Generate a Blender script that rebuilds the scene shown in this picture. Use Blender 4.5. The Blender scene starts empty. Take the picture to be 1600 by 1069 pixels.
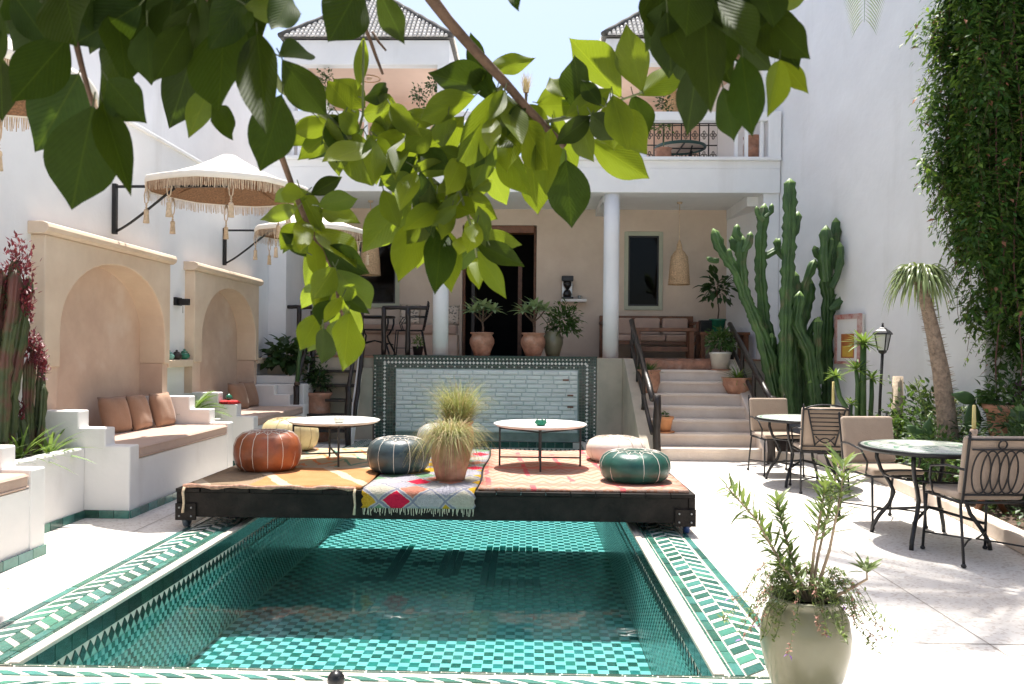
import bpy, bmesh, math, random
from mathutils import Vector, Matrix, Euler
R = math.radians
rnd = random.Random(7)
scene = bpy.context.scene
col = scene.collection

# ---------------------------------------------------------------- camera
F = 1250.0; HCAM = 1.5; YAW = math.atan(26 / F); ROLL = 0.0087; HY = 549.0
cam = bpy.data.cameras.new('camera'); camo = bpy.data.objects.new('camera', cam); col.objects.link(camo)
cam.sensor_width = 36; cam.lens = 36 * F / 1600; cam.clip_end = 500; cam.clip_start = 0.05
cam.dof.use_dof = True; cam.dof.focus_distance = 7.5; cam.dof.aperture_fstop = 10
cam.shift_y = (HY - 534.5) / 1600
camo.matrix_world = Matrix.Translation((0, 0, HCAM)) @ (Matrix.Rotation(YAW, 4, 'Z') @ Matrix.Rotation(R(90), 4, 'X') @ Matrix.Rotation(ROLL, 4, 'Z'))
scene.camera = camo

# ---------------------------------------------------------------- light
SUN = Vector((-0.03, 0.345, 1)).normalized()
w = bpy.data.worlds.new('World'); scene.world = w; w.use_nodes = True
nt = w.node_tree; bg = nt.nodes['Background']
sky = nt.nodes.new('ShaderNodeTexSky'); sky.sky_type = 'NISHITA'; sky.sun_disc = False
sky.sun_elevation = math.asin(SUN.z); sky.sun_rotation = math.atan2(SUN.x, SUN.y)
sky.air_density = 1.0; sky.dust_density = 3.5; sky.ozone_density = 2.0
nt.links.new(sky.outputs[0], bg.inputs[0]); bg.inputs[1].default_value = 0.105
sl = bpy.data.lights.new('sun', 'SUN'); sl.energy = 4.4; sl.angle = R(0.55); sl.color = (1, .955, .88)
so = bpy.data.objects.new('sun', sl); col.objects.link(so); so.rotation_euler = SUN.to_track_quat('Z', 'Y').to_euler()
so.location = (0, 5, 12)
vs = scene.view_settings; vs.view_transform = 'Standard'; vs.look = 'None'; vs.gamma = 1; vs.use_curve_mapping = False
vs.exposure = 1.18

# ---------------------------------------------------------------- pixel -> world (distance from what the thing touches)
def ray(px, py):
    u = px - 800.; v = py - HY
    c, s = math.cos(ROLL), math.sin(ROLL)
    x = (u * c + v * s) / F; z = -(-u * s + v * c) / F
    cy, sy = math.cos(YAW), math.sin(YAW)
    return Vector((x * cy - sy, x * sy + cy, z))
CAM = Vector((0, 0, HCAM))
def PZ(px, py, z=0.): d = ray(px, py); return CAM + d * ((z - HCAM) / d.z)
def PY(px, py, y): d = ray(px, py); return CAM + d * (y / d.y)
def PX(px, py, x): d = ray(px, py); return CAM + d * (x / d.x)
def pix(p):
    cy, sy = math.cos(YAW), math.sin(YAW)
    X = p[0] * cy + p[1] * sy; Y = -p[0] * sy + p[1] * cy
    if Y < .05: return (-9999, -9999)
    u = X / Y * F; v = -(p[2] - HCAM) / Y * F
    c, s = math.cos(ROLL), math.sin(ROLL)
    return (800 + u * c - v * s, HY + u * s + v * c)

# ---------------------------------------------------------------- mesh helpers
class MB:
    def __init__(s): s.v = []; s.f = []; s.m = []; s.sm = []
    def add(s, vs, fs, mi=0, smooth=False, M=None):
        o = len(s.v)
        s.v += [tuple(M @ Vector(p)) if M else tuple(p) for p in vs]
        for f in fs: s.f.append(tuple(i + o for i in f)); s.m.append(mi); s.sm.append(smooth)
        return s
    def box(s, x0, y0, z0, x1, y1, z1, mi=0, M=None):
        v = [(x0,y0,z0),(x1,y0,z0),(x1,y1,z0),(x0,y1,z0),(x0,y0,z1),(x1,y0,z1),(x1,y1,z1),(x0,y1,z1)]
        return s.add(v, [(3,2,1,0),(4,5,6,7),(0,1,5,4),(1,2,6,5),(2,3,7,6),(3,0,4,7)], mi, False, M)
    def prism(s, pts, axis, a0, a1, mi=0, M=None, smooth=False):
        n = len(pts)
        def P(p, a): return (a, p[0], p[1]) if axis == 'x' else ((p[0], a, p[1]) if axis == 'y' else (p[0], p[1], a))
        v = [P(p, a0) for p in pts] + [P(p, a1) for p in pts]
        s.add(v, [tuple(range(n - 1, -1, -1)), tuple(range(n, 2 * n))], mi, False, M)
        return s.add(v, [(i, (i + 1) % n, n + (i + 1) % n, n + i) for i in range(n)], mi, smooth, M)
    def tube(s, pts, r, n=8, mi=0, caps=True, M=None):
        pts = [Vector(p) for p in pts]; k = len(pts)
        rs = r if isinstance(r, (list, tuple)) else [r] * k
        v = []; f = []; up = None
        for i, p in enumerate(pts):
            t = (pts[min(i + 1, k - 1)] - pts[max(i - 1, 0)])
            t = t.normalized() if t.length > 1e-9 else Vector((0, 0, 1))
            if up is None:
                a = Vector((0, 0, 1)) if abs(t.z) < .9 else Vector((1, 0, 0)); up = t.cross(a).normalized()
            up = (up - t * up.dot(t)); up = up.normalized() if up.length > 1e-6 else t.orthogonal().normalized()
            b = t.cross(up)
            for j in range(n):
                a = 2 * math.pi * j / n; v.append(p + (up * math.cos(a) + b * math.sin(a)) * rs[i])
        for i in range(k - 1):
            for j in range(n):
                j2 = (j + 1) % n; f.append((i*n + j, i*n + j2, (i+1)*n + j2, (i+1)*n + j))
        if caps: f.append(tuple(range(n - 1, -1, -1))); f.append(tuple((k-1)*n + j for j in range(n)))
        return s.add(v, f, mi, True, M)
    def bar(s, p0, p1, w, h=None, mi=0, M=None):
        p0, p1 = Vector(p0), Vector(p1); h = h or w
        t = (p1 - p0).normalized(); a = Vector((0, 0, 1)) if abs(t.z) < .95 else Vector((0, 1, 0))
        sd = t.cross(a).normalized() * w / 2; u = sd.cross(t).normalized() * h / 2
        v = [p + sd * i + u * j for p in (p0, p1) for i, j in ((-1,-1),(1,-1),(1,1),(-1,1))]
        return s.add(v, [(3,2,1,0),(4,5,6,7),(0,1,5,4),(1,2,6,5),(2,3,7,6),(3,0,4,7)], mi, False, M)
    def lathe(s, prof, n=24, c=(0,0,0), mi=0, M=None, smooth=True, fn=None, caps=True):
        v = []; f = []; k = len(prof)
        for (r, z) in prof:
            for j in range(n):
                a = 2 * math.pi * j / n; q = r * (fn(a, z) if fn else 1)
                v.append((c[0] + q * math.cos(a), c[1] + q * math.sin(a), c[2] + z))
        for i in range(k - 1):
            for j in range(n):
                j2 = (j + 1) % n; f.append((i*n + j, i*n + j2, (i+1)*n + j2, (i+1)*n + j))
        if caps and prof[0][0] > 1e-4: f.append(tuple(range(n - 1, -1, -1)))
        if caps and prof[-1][0] > 1e-4: f.append(tuple((k-1)*n + j for j in range(n)))
        return s.add(v, f, mi, smooth, M)
    def mesh(s, name, mats, recalc=True):
        me = bpy.data.meshes.new(name); me.from_pydata([tuple(p) for p in s.v], [], s.f)
        for m in (mats if isinstance(mats, (list, tuple)) else [mats]): me.materials.append(m)
        me.polygons.foreach_set('material_index', s.m); me.polygons.foreach_set('use_smooth', s.sm)
        if recalc:
            b = bmesh.new(); b.from_mesh(me); bmesh.ops.remove_doubles(b, verts=b.verts, dist=1e-6)
            bmesh.ops.recalc_face_normals(b, faces=b.faces); b.to_mesh(me); b.free()
        me.update(); return me
    def build(s, name, mats, parent=None, loc=None, bevel=0, W=False, recalc=True, seg=2):
        if W:
            o3 = Vector(parent.location if parent and not loc else (loc or (0,0,0)))
            if parent and parent.parent: o3 = o3 + parent.parent.location
            s.v = [tuple(Vector(p) - o3) for p in s.v]
        me = s.mesh(name, mats, recalc); o = bpy.data.objects.new(name, me); col.objects.link(o)
        if parent: o.parent = parent
        if loc: o.location = loc
        if bevel:
            b = o.modifiers.new('bevel', 'BEVEL'); b.width = bevel; b.segments = seg; b.limit_method = 'ANGLE'; b.angle_limit = R(40)
        return o

def tag(o, label=None, cat=None, group=None, kind=None):
    if label: o['label'] = label
    if cat: o['category'] = cat
    if group: o['group'] = group
    if kind: o['kind'] = kind
    return o
def thing(name, label, cat, loc=(0,0,0), rz=0, group=None):
    o = bpy.data.objects.new(name, None); col.objects.link(o); o.location = loc; o.rotation_euler = (0, 0, rz)
    o.empty_display_size = .1
    return tag(o, label, cat, group)
def struct(o): o['kind'] = 'structure'; return o
def link(name, me, parent, loc=(0,0,0), rot=(0,0,0), sc=(1,1,1)):
    o = bpy.data.objects.new(name, me); col.objects.link(o); o.parent = parent
    o.location = loc; o.rotation_euler = rot; o.scale = sc; return o
def dup(o, parent=None, label=None, loc=None, rz=None):
    c = o.copy(); col.objects.link(c)
    if parent: c.parent = parent
    if label: c['label'] = label
    if loc is not None: c.location = loc
    if rz is not None: c.rotation_euler = (0, 0, rz)
    for ch in list(o.children): dup(ch, c)
    return c

# ---------------------------------------------------------------- materials
def newmat(name):
    m = bpy.data.materials.new(name); m.use_nodes = True; n = m.node_tree
    return m, n, n.nodes['Principled BSDF']
def mat(name, c, rough=.6, var=.12, scale=4, bump=0., bscale=40, metal=0, c2=None, spec=.5, isl=0., detail=5, coat=0, sheen=0, trans=0):
    """colour with two octaves of noise, optional relief and a random shade for each piece"""
    m, t, p = newmat(name); N = t.nodes; L = t.links
    tc = N.new('ShaderNodeTexCoord')
    nz = N.new('ShaderNodeTexNoise'); nz.inputs['Scale'].default_value = scale; nz.inputs['Detail'].default_value = detail
    nz.inputs['Roughness'].default_value = .62
    L.new(tc.outputs['Object'], nz.inputs['Vector'])
    cr = N.new('ShaderNodeValToRGB'); e = cr.color_ramp.elements
    a = c2 or tuple(x * (1 - var) for x in c); b = c if c2 else tuple(min(1, x * (1 + var)) for x in c)
    e[0].position = .32; e[1].position = .68; e[0].color = (*a, 1); e[1].color = (*b, 1)
    L.new(nz.outputs[0], cr.inputs[0]); out = cr.outputs[0]
    if isl:
        g = N.new('ShaderNodeNewGeometry'); oi = N.new('ShaderNodeObjectInfo')
        ad = N.new('ShaderNodeMath'); ad.operation = 'ADD'; L.new(g.outputs['Random Per Island'], ad.inputs[0]); L.new(oi.outputs['Random'], ad.inputs[1])
        fr = N.new('ShaderNodeMath'); fr.operation = 'FRACT'; L.new(ad.outputs[0], fr.inputs[0])
        mr = N.new('ShaderNodeMapRange'); mr.inputs[3].default_value = 1 - isl; mr.inputs[4].default_value = 1 + isl; L.new(fr.outputs[0], mr.inputs[0])
        hs = N.new('ShaderNodeHueSaturation'); L.new(out, hs.inputs['Color']); L.new(mr.outputs[0], hs.inputs['Value'])
        m2 = N.new('ShaderNodeMapRange'); m2.inputs[3].default_value = .5 - isl * .06; m2.inputs[4].default_value = .5 + isl * .06
        f2 = N.new('ShaderNodeMath'); f2.operation = 'MULTIPLY'; f2.inputs[1].default_value = 7.31; L.new(fr.outputs[0], f2.inputs[0])
        f3 = N.new('ShaderNodeMath'); f3.operation = 'FRACT'; L.new(f2.outputs[0], f3.inputs[0]); L.new(f3.outputs[0], m2.inputs[0]); L.new(m2.outputs[0], hs.inputs['Hue'])
        out = hs.outputs[0]
    L.new(out, p.inputs['Base Color'])
    p.inputs['Roughness'].default_value = rough; p.inputs['Metallic'].default_value = metal
    p.inputs['Specular IOR Level'].default_value = spec; p.inputs['Coat Weight'].default_value = coat; p.inputs['Sheen Weight'].default_value = sheen
    if bump:
        n2 = N.new('ShaderNodeTexNoise'); n2.inputs['Scale'].default_value = bscale; n2.inputs['Detail'].default_value = 6
        L.new(tc.outputs['Object'], n2.inputs['Vector'])
        bp = N.new('ShaderNodeBump'); bp.inputs['Strength'].default_value = min(1, bump); bp.inputs['Distance'].default_value = .01 * max(1, bump)
        L.new(n2.outputs[0], bp.inputs['Height']); L.new(bp.outputs[0], p.inputs['Normal'])
    return m
def leafmat(name, c, back, tr=.35, rough=.4, isl=.25, veins=False):
    """leaf: diffuse/gloss plus light coming through"""
    m = mat(name, c, rough, .15, 9, isl=isl, spec=.4); t = m.node_tree; N = t.nodes; L = t.links; p = N['Principled BSDF']
    src = p.inputs['Base Color'].links[0].from_socket
    tl = N.new('ShaderNodeBsdfTranslucent'); mx = N.new('ShaderNodeMixRGB'); mx.blend_type = 'MIX'; mx.inputs[0].default_value = .75
    L.new(src, mx.inputs[1]); mx.inputs[2].default_value = (*back, 1)
    L.new(mx.outputs[0], tl.inputs[0])
    ms = N.new('ShaderNodeMixShader'); ms.inputs[0].default_value = tr
    L.new(p.outputs[0], ms.inputs[1]); L.new(tl.outputs[0], ms.inputs[2])
    L.new(ms.outputs[0], N['Material Output'].inputs['Surface'])
    if veins:
        tc = N.new('ShaderNodeTexCoord'); sp = N.new('ShaderNodeSeparateXYZ'); L.new(tc.outputs['UV'], sp.inputs[0])
        # side veins: stripes slanting off the midrib
        ab = N.new('ShaderNodeMath'); ab.operation = 'ABSOLUTE'; L.new(sp.outputs[1], ab.inputs[0])
        k = N.new('ShaderNodeMath'); k.operation = 'MULTIPLY'; k.inputs[1].default_value = .55; L.new(ab.outputs[0], k.inputs[0])
        su = N.new('ShaderNodeMath'); su.operation = 'SUBTRACT'; L.new(sp.outputs[0], su.inputs[0]); L.new(k.outputs[0], su.inputs[1])
        ml = N.new('ShaderNodeMath'); ml.operation = 'MULTIPLY'; ml.inputs[1].default_value = 75; L.new(su.outputs[0], ml.inputs[0])
        sn = N.new('ShaderNodeMath'); sn.operation = 'SINE'; L.new(ml.outputs[0], sn.inputs[0])
        bp = N.new('ShaderNodeBump'); bp.inputs['Strength'].default_value = .14; bp.inputs['Distance'].default_value = .0025
        L.new(sn.outputs[0], bp.inputs['Height']); L.new(bp.outputs[0], p.inputs['Normal']); L.new(bp.outputs[0], tl.inputs['Normal'])
        # paler midrib
        lt = N.new('ShaderNodeMath'); lt.operation = 'LESS_THAN'; lt.inputs[1].default_value = .028; L.new(ab.outputs[0], lt.inputs[0])
        vn = N.new('ShaderNodeMath'); vn.operation = 'GREATER_THAN'; vn.inputs[1].default_value = .97; L.new(sn.outputs[0], vn.inputs[0])
        vm = N.new('ShaderNodeMath'); vm.operation = 'MULTIPLY'; vm.inputs[1].default_value = .55; L.new(vn.outputs[0], vm.inputs[0])
        mxm = N.new('ShaderNodeMath'); mxm.operation = 'MAXIMUM'; L.new(lt.outputs[0], mxm.inputs[0]); L.new(vm.outputs[0], mxm.inputs[1])
        mc = N.new('ShaderNodeMixRGB'); L.new(mxm.outputs[0], mc.inputs[0]); L.new(src, mc.inputs[1]); mc.inputs[2].default_value = (c[0]*1.9, c[1]*1.6, c[2]*1.3, 1)
        L.new(mc.outputs[0], p.inputs['Base Color']); L.new(mc.outputs[0], mx.inputs[1])
    return m

M = {}
M['plaster'] = mat('white_plaster', (.81,.81,.81), .8, .05, 1.1, .5, 11, detail=9)
M['plaster2'] = mat('white_plaster_bench', (.80,.78,.75), .75, .04, 1.6, .3, 18)
M['tadelakt'] = mat('tan_tadelakt', (.76,.62,.47), .6, 0, 1.8, .3, 9, c2=(.64,.495,.365))
M['tadelakt_pink'] = mat('pink_tadelakt', (.70,.54,.42), .65, 0, 2.2, .3, 9, c2=(.58,.42,.32))
M['tanwall'] = mat('tan_wall', (.68,.57,.46), .75, 0, 1.2, .3, 12, c2=(.57,.46,.36))
M['pinkwall'] = mat('pink_wall', (.72,.53,.42), .8, .06, 1.2, .2, 12)
M['concrete'] = mat('worn_render', (.56,.48,.37), .8, 0, 2.0, .4, 14, c2=(.40,.35,.265))
M['step'] = mat('pale_stone', (.80,.69,.59), .7, 0, 2.5, .3, 30, c2=(.68,.56,.46))
M['wood_dark'] = mat('dark_stained_wood', (.022,.015,.012), .4, .4, 12, .4, 60)
M['wood_deck'] = mat('black_deck_wood', (.016,.012,.010), .6, .6, 7, .6, 50, spec=.2)
M['wood_brown'] = mat('brown_wood', (.17,.070,.032), .45, .35, 9, .3, 50)
M['iron'] = mat('black_iron', (.012,.012,.013), .42, .3, 20, .15, 60, metal=.0, spec=.5)
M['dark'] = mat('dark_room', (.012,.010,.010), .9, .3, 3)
M['lime_green_frame'] = mat('sage_frame', (.42,.44,.33), .5, .06, 6)
M['cushion'] = mat('beige_cushion', (.50,.35,.27), .85, .05, 8, .25, 120, sheen=.2)
M['pillow'] = mat('brown_pillow', (.32,.185,.115), .8, .08, 8, .3, 100, sheen=.2)
M['canvas'] = mat('cream_canvas', (.80,.74,.66), .85, .03, 4, .2, 90)
M['jute'] = mat('jute', (.60,.46,.32), .95, .2, 40, .5, 120)
M['wicker'] = mat('wicker', (.26,.14,.075), .8, .45, 60, 1.2, 110)
M['terracotta'] = mat('terracotta', (.40,.20,.125), .8, .35, 7, .4, 30)
M['terracotta2'] = mat('orange_terracotta', (.55,.25,.11), .75, .15, 7, .25, 30)
M['glaze_pale'] = mat('pale_green_glaze', (.19,.185,.110), .3, .09, 3, .1, 12, coat=.3)
M['glaze_white'] = mat('cream_glaze', (.72,.68,.58), .35, .08, 4)
M['glaze_green'] = mat('green_glaze', (.02,.16,.09), .25, .2, 6, coat=.3)
M['soil'] = mat('soil', (.10,.065,.045), .95, .45, 14, 1.5, 40)
M['tile_green'] = mat('green_zellige', (.052,.165,.132), .22, .25, 9, .2, 25, isl=.42, coat=.2)
M['tile_dark'] = mat('dark_green_zellige', (.006,.040,.029), .22, .3, 9, .2, 25, isl=.4, coat=.2)
M['tile_white'] = mat('white_zellige', (.74,.72,.66), .3, .06, 9, .15, 25, isl=.08)
M['tile_cream'] = mat('pale_zellige', (.58,.62,.57), .3, .08, 9, .15, 25, isl=.12)
M['grout'] = mat('grout', (.62,.58,.50), .85, .12, 8)
M['grout_dark'] = mat('dark_grout', (.20,.25,.21), .85, .2, 8)
M['brickwhite'] = mat('white_painted_brick', (.78,.79,.74), .65, .05, 3, .5, 22, isl=.06)
M['mortar'] = mat('painted_mortar', (.62,.66,.63), .8, .05, 4)
M['white_metal'] = mat('white_tray', (.82,.81,.78), .28, .03, 4, spec=.6)
M['roof'] = mat('cream_roof_tile', (.80,.75,.67), .7, .2, 12, .3, 30, isl=.16)
M['roof_under'] = mat('dark_roof_valley', (.10,.095,.088), .9, .3, 14)
M['bark'] = mat('bark', (.115,.070,.045), .8, .35, 25, .6, 70)
M['stem'] = mat('green_stem', (.13,.16,.06), .6, .3, 12)
M['palmbark'] = mat('spiny_trunk', (.30,.225,.165), .9, .35, 22, 1.5, 45)
M['cactus'] = mat('cactus_green', (.066,.138,.036), .5, 0, 5, .2, 20, c2=(.026,.066,.019))
M['cactus_tip'] = mat('cactus_tip', (.15,.25,.06), .5, .15, 8)
M['cactus_red'] = mat('dark_red_growth', (.12,.025,.030), .6, .3, 20)
M['lemonleaf'] = leafmat('lemon_leaf', (.046,.076,.011), (.33,.42,.018), .43, .36, .30, veins=True)
M['lemonleaf'].node_tree.nodes['Principled BSDF'].inputs['Specular IOR Level'].default_value = .18; M['lemonleaf'].node_tree.nodes['Principled BSDF'].inputs['Roughness'].default_value = .5
M['lemonshade'] = leafmat('shade_lemon_leaf', (.019,.038,.006), (.12,.19,.010), .17, .62, .35, veins=True); M['lemonshade'].node_tree.nodes['Principled BSDF'].inputs['Specular IOR Level'].default_value = .12  # darker copy of the lemon leaf, with the crown's shade put into its colour
M['vine'] = leafmat('vine_leaf', (.042,.10,.018), (.16,.27,.03), .3, .5, .45)
M['vine_light'] = leafmat('sunlit_vine_leaf', (.11,.20,.035), (.26,.38,.04), .4, .5, .3)  # sun on the curtain's left edge painted as paler leaves, a few scattered
M['foliage'] = leafmat('foliage', (.055,.115,.030), (.16,.26,.03), .3, .45, .35)
M['foliage_dark'] = leafmat('dark_foliage', (.035,.075,.022), (.10,.18,.03), .25, .45, .3)
M['foliage_light'] = leafmat('light_foliage', (.13,.22,.045), (.26,.38,.05), .35, .5, .25)
M['grass'] = leafmat('dry_grass', (.25,.27,.09), (.36,.40,.10), .3, .6, .35)
M['grassdry'] = leafmat('straw', (.42,.33,.17), (.4,.32,.12), .25, .7, .3)
M['oleander'] = leafmat('oleander_leaf', (.12,.17,.05), (.25,.34,.06), .3, .4, .3)
M['yucca'] = leafmat('strap_leaf', (.20,.25,.11), (.28,.36,.10), .25, .35, .3)
M['pinkdry'] = leafmat('pinkish_dry_flower', (.40,.22,.17), (.4,.25,.15), .2, .8, .3)
M['purple'] = mat('purple_flower', (.28,.14,.42), .7, .2, 9)
M['candle'] = mat('cream_candle', (.62,.50,.20), .5, .05, 5)
M['black'] = mat('black_plastic', (.010,.010,.011), .3, .2, 8)
M['steel'] = mat('steel', (.45,.45,.45), .3, .1, 8, metal=1)
M['rubber'] = mat('blue_rubber', (.02,.06,.20), .5, .2, 8)
M['bluewheel'] = mat('grey_rubber', (.08,.10,.12), .5, .2, 8)

def patches(m, c, lo, hi, scale, vec=(1,1,1), amt=1.):
    """patches of a second colour (cork, drips, scuffs) laid over a material"""
    t = m.node_tree; N = t.nodes; L = t.links; p = N['Principled BSDF']; src = p.inputs['Base Color'].links[0].from_socket
    tc = N.new('ShaderNodeTexCoord'); mp = N.new('ShaderNodeMapping'); mp.inputs['Scale'].default_value = vec; L.new(tc.outputs['Object'], mp.inputs[0])
    nz = N.new('ShaderNodeTexNoise'); nz.inputs['Scale'].default_value = scale; nz.inputs['Detail'].default_value = 8; L.new(mp.outputs[0], nz.inputs['Vector'])
    mr = N.new('ShaderNodeMapRange'); mr.inputs[1].default_value = lo; mr.inputs[2].default_value = hi; mr.inputs[4].default_value = amt; L.new(nz.outputs[0], mr.inputs[0])
    mx = N.new('ShaderNodeMixRGB'); L.new(mr.outputs[0], mx.inputs[0]); L.new(src, mx.inputs[1]); mx.inputs[2].default_value = (*c, 1); L.new(mx.outputs[0], p.inputs['Base Color'])
patches(M['cactus'], (.15,.115,.065), .60, .72, 3.5, amt=.6)
patches(M['plaster'], (.60,.585,.56), .58, .78, 1.6, (1.6,1.6,.22), .45)
patches(M['plaster2'], (.58,.54,.49), .58, .78, 2.2, (1.5,1.5,.5), .35)
patches(M['tadelakt_pink'], (.74,.62,.52), .56, .70, 2.4, amt=.6)
patches(M['terracotta'], (.55,.42,.34), .55, .72, 6, amt=.6)
patches(M['terrazzo'] if 'terrazzo' in M else M['step'], (.55,.46,.38), .58, .75, 3, amt=.4)
def glassmat(name, tint, rough=.03, ior=1.45, alpha=.12):
    m, t, p = newmat(name); N = t.nodes; L = t.links
    tr = N.new('ShaderNodeBsdfTransparent'); tr.inputs[0].default_value = (*tint, 1)
    gl = N.new('ShaderNodeBsdfGlossy'); gl.inputs['Roughness'].default_value = rough
    fr = N.new('ShaderNodeFresnel'); fr.inputs[0].default_value = ior
    ms = N.new('ShaderNodeMixShader'); L.new(fr.outputs[0], ms.inputs[0]); L.new(tr.outputs[0], ms.inputs[1]); L.new(gl.outputs[0], ms.inputs[2])
    L.new(ms.outputs[0], N['Material Output'].inputs['Surface'])
    return m, t, gl, fr
M['glass'] = glassmat('window_glass', (.5,.5,.5), .03, 1.25)[0]
mw, tw, glw, frw = glassmat('pool_water', (.48,.85,.89), .01, 1.33)
nz = tw.nodes.new('ShaderNodeTexNoise'); nz.inputs['Scale'].default_value = 2.2; nz.inputs['Detail'].default_value = 3
tcw = tw.nodes.new('ShaderNodeTexCoord'); tw.links.new(tcw.outputs['Object'], nz.inputs['Vector'])
bpw = tw.nodes.new('ShaderNodeBump'); bpw.inputs['Strength'].default_value = .18; bpw.inputs['Distance'].default_value = .03
tw.links.new(nz.outputs[0], bpw.inputs['Height']); tw.links.new(bpw.outputs[0], glw.inputs['Normal']); tw.links.new(bpw.outputs[0], frw.inputs['Normal'])
M['water'] = mw
# terrazzo ground: pale with fine chips and soft stains
mt_, tt, pp = newmat('terrazzo'); N = tt.nodes; L = tt.links
tc = N.new('ShaderNodeTexCoord')
vo = N.new('ShaderNodeTexVoronoi'); vo.inputs['Scale'].default_value = 55; L.new(tc.outputs['Object'], vo.inputs['Vector'])
cr = N.new('ShaderNodeValToRGB'); cr.color_ramp.elements[0].color = (.52,.46,.41,1); cr.color_ramp.elements[1].color = (.70,.67,.63,1); cr.color_ramp.elements[1].position = .35
sp = N.new('ShaderNodeSeparateColor'); L.new(vo.outputs['Color'], sp.inputs[0]); L.new(sp.outputs[0], cr.inputs[0])
n1 = N.new('ShaderNodeTexNoise'); n1.inputs['Scale'].default_value = 1.1; n1.inputs['Detail'].default_value = 7; L.new(tc.outputs['Object'], n1.inputs['Vector'])
c2 = N.new('ShaderNodeValToRGB'); c2.color_ramp.elements[0].color = (.86,.83,.80,1); c2.color_ramp.elements[0].position = .3; c2.color_ramp.elements[1].color = (1,1,1,1); c2.color_ramp.elements[1].position = .6
L.new(n1.outputs[0], c2.inputs[0])
mx = N.new('ShaderNodeMixRGB'); mx.blend_type = 'MULTIPLY'; mx.inputs[0].default_value = 1; L.new(cr.outputs[0], mx.inputs[1]); L.new(c2.outputs[0], mx.inputs[2])
L.new(mx.outputs[0], pp.inputs['Base Color']); pp.inputs['Roughness'].default_value = .65
M['terrazzo'] = mt_

# ---------------------------------------------------------------- tile laying
class Tiles:
    """tiles of a few shapes; the ones that show largest become objects, the rest one joined part"""
    def __init__(s): s.shapes = {}; s.items = []
    def shape(s, key, pts, h, mat, inset=.0):
        b = MB(); n = len(pts); c = Vector((sum(p[0] for p in pts)/n, sum(p[1] for p in pts)/n))
        top = []
        for p in pts:
            d = c - Vector(p); top.append(Vector(p) + d.normalized() * min(inset, d.length * .4) if inset else Vector(p))
        v = [(p[0], p[1], 0) for p in pts] + [(p[0], p[1], h) for p in top]
        b.add(v, [tuple(range(n, 2*n))] + [(i, (i+1) % n, n + (i+1) % n, n + i) for i in range(n)])
        s.shapes[key] = (b, mat, None, max((Vector(p) - c).length for p in pts))
    def put(s, key, Mx): s.items.append((key, Mx))
    def lay(s, parent, name, stuffname, limit=300, minpx=8):
        org = Matrix.Translation(-Vector(parent.location)) if parent else Matrix.Identity(4)
        sc = []
        for i, (k, mx) in enumerate(s.items):
            p = mx.translation; q = pix(p); d = max(.3, p.y)
            vis = -20 < q[0] < 1620 and -20 < q[1] < 1089
            nrm = (mx.to_3x3() @ Vector((0, 0, 1))).normalized(); vd = (p - CAM).normalized()
            sz = s.shapes[k][3] * 2 * F / d * max(.05, -nrm.dot(vd)) ** .5
            sc.append((sz if vis else 0, i))
        sc.sort(reverse=True)
        single = {i for z, i in sc[:limit] if z >= minpx}
        meshes = {}; joint = MB(); mats = []
        for i, (k, mx) in enumerate(s.items):
            b, mt, _, _ = s.shapes[k]
            if i in single:
                if k not in meshes:
                    meshes[k] = b.mesh(name, mt)
                o = bpy.data.objects.new(name, meshes[k]); col.objects.link(o)
                if parent: o.parent = parent
                o.matrix_local = org @ mx
            else:
                if mt not in mats: mats.append(mt)
                joint.add(b.v, b.f, mats.index(mt), False, org @ mx)
        if joint.v:
            o = joint.build(stuffname, mats, parent, recalc=False); o['kind'] = 'stuff'
T = Matrix.Translation
# ================================================================ GROUND
PX0, PX1, PY0, PY1 = -2.40, 0.88, 3.72, 13.30      # pool opening
WATER, FLOOR = -.15, -.75
b = MB()
for (x0, y0, x1, y1) in ((-70,-60,PX0,90),(PX1,-60,70,90),(PX0,-60,PX1,PY0),(PX0,PY1,PX1,90)):
    b.add([(x0,y0,0),(x1,y0,0),(x1,y1,0),(x0,y1,0)], [(0,1,2,3)])
ground = struct(b.build('ground', M['terrazzo']))
jm = mat('paving_joint', (.33,.29,.25), .9, .2, 9)
for (x0, y0, x1, y1) in ((-3.215,-3,-3.207,13),(2.4,-3,2.408,11.1),(-4.2,4.9,-2.85,4.908),(1.3,7.7,3.9,7.708),(1.3,4.2,3.7,4.208)):
    MB().add([(x0,y0,.002),(x1,y0,.002),(x1,y1,.002),(x0,y1,.002)], [(0,1,2,3)]).build('paving_joint', jm, ground)

# ================================================================ POOL
b = MB(); d = -.9
b.box(PX0-.25, PY0-.25, -1.1, PX1+.25, PY1+.25, FLOOR)
b.box(PX0-.25, PY0-.25, FLOOR, PX0, PY1+.25, -.012); b.box(PX1, PY0-.25, FLOOR, PX1+.25, PY1+.25, -.012)
b.box(PX0, PY0-.25, FLOOR, PX1, PY0, -.012); b.box(PX0, PY1, FLOOR, PX1, PY1+.25, -.012)
pool = struct(b.build('pool', M['grout']))
TS = (PX1 - PX0) / 44
t = Tiles(); h = TS / 2 - .0022
sq = [(-h,-h),(h,-h),(h,h),(-h,h)]
for k, m in (('g','tile_green'),('w','tile_cream'),('d','tile_dark')): t.shape(k, sq, .006, M[m], .001)
def emblem(x, y):
    y += .45
    def r(a, b_, c, e): return a <= x <= c and b_ <= y <= e
    return (r(-1.46,8.2,-1.26,9.6) or r(-1.84,8.85,-1.4,9.05) or r(-1.84,8.2,-1.4,8.38) or r(-.9,8.4,-.72,9.4) or r(-1.2,8.8,-.4,8.97)
            or r(-.46,8.15,-.28,9.6) or r(-.3,9.38,.1,9.6) or r(-.3,8.8,.1,8.97) or r(-.3,8.15,.1,8.33))
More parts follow.
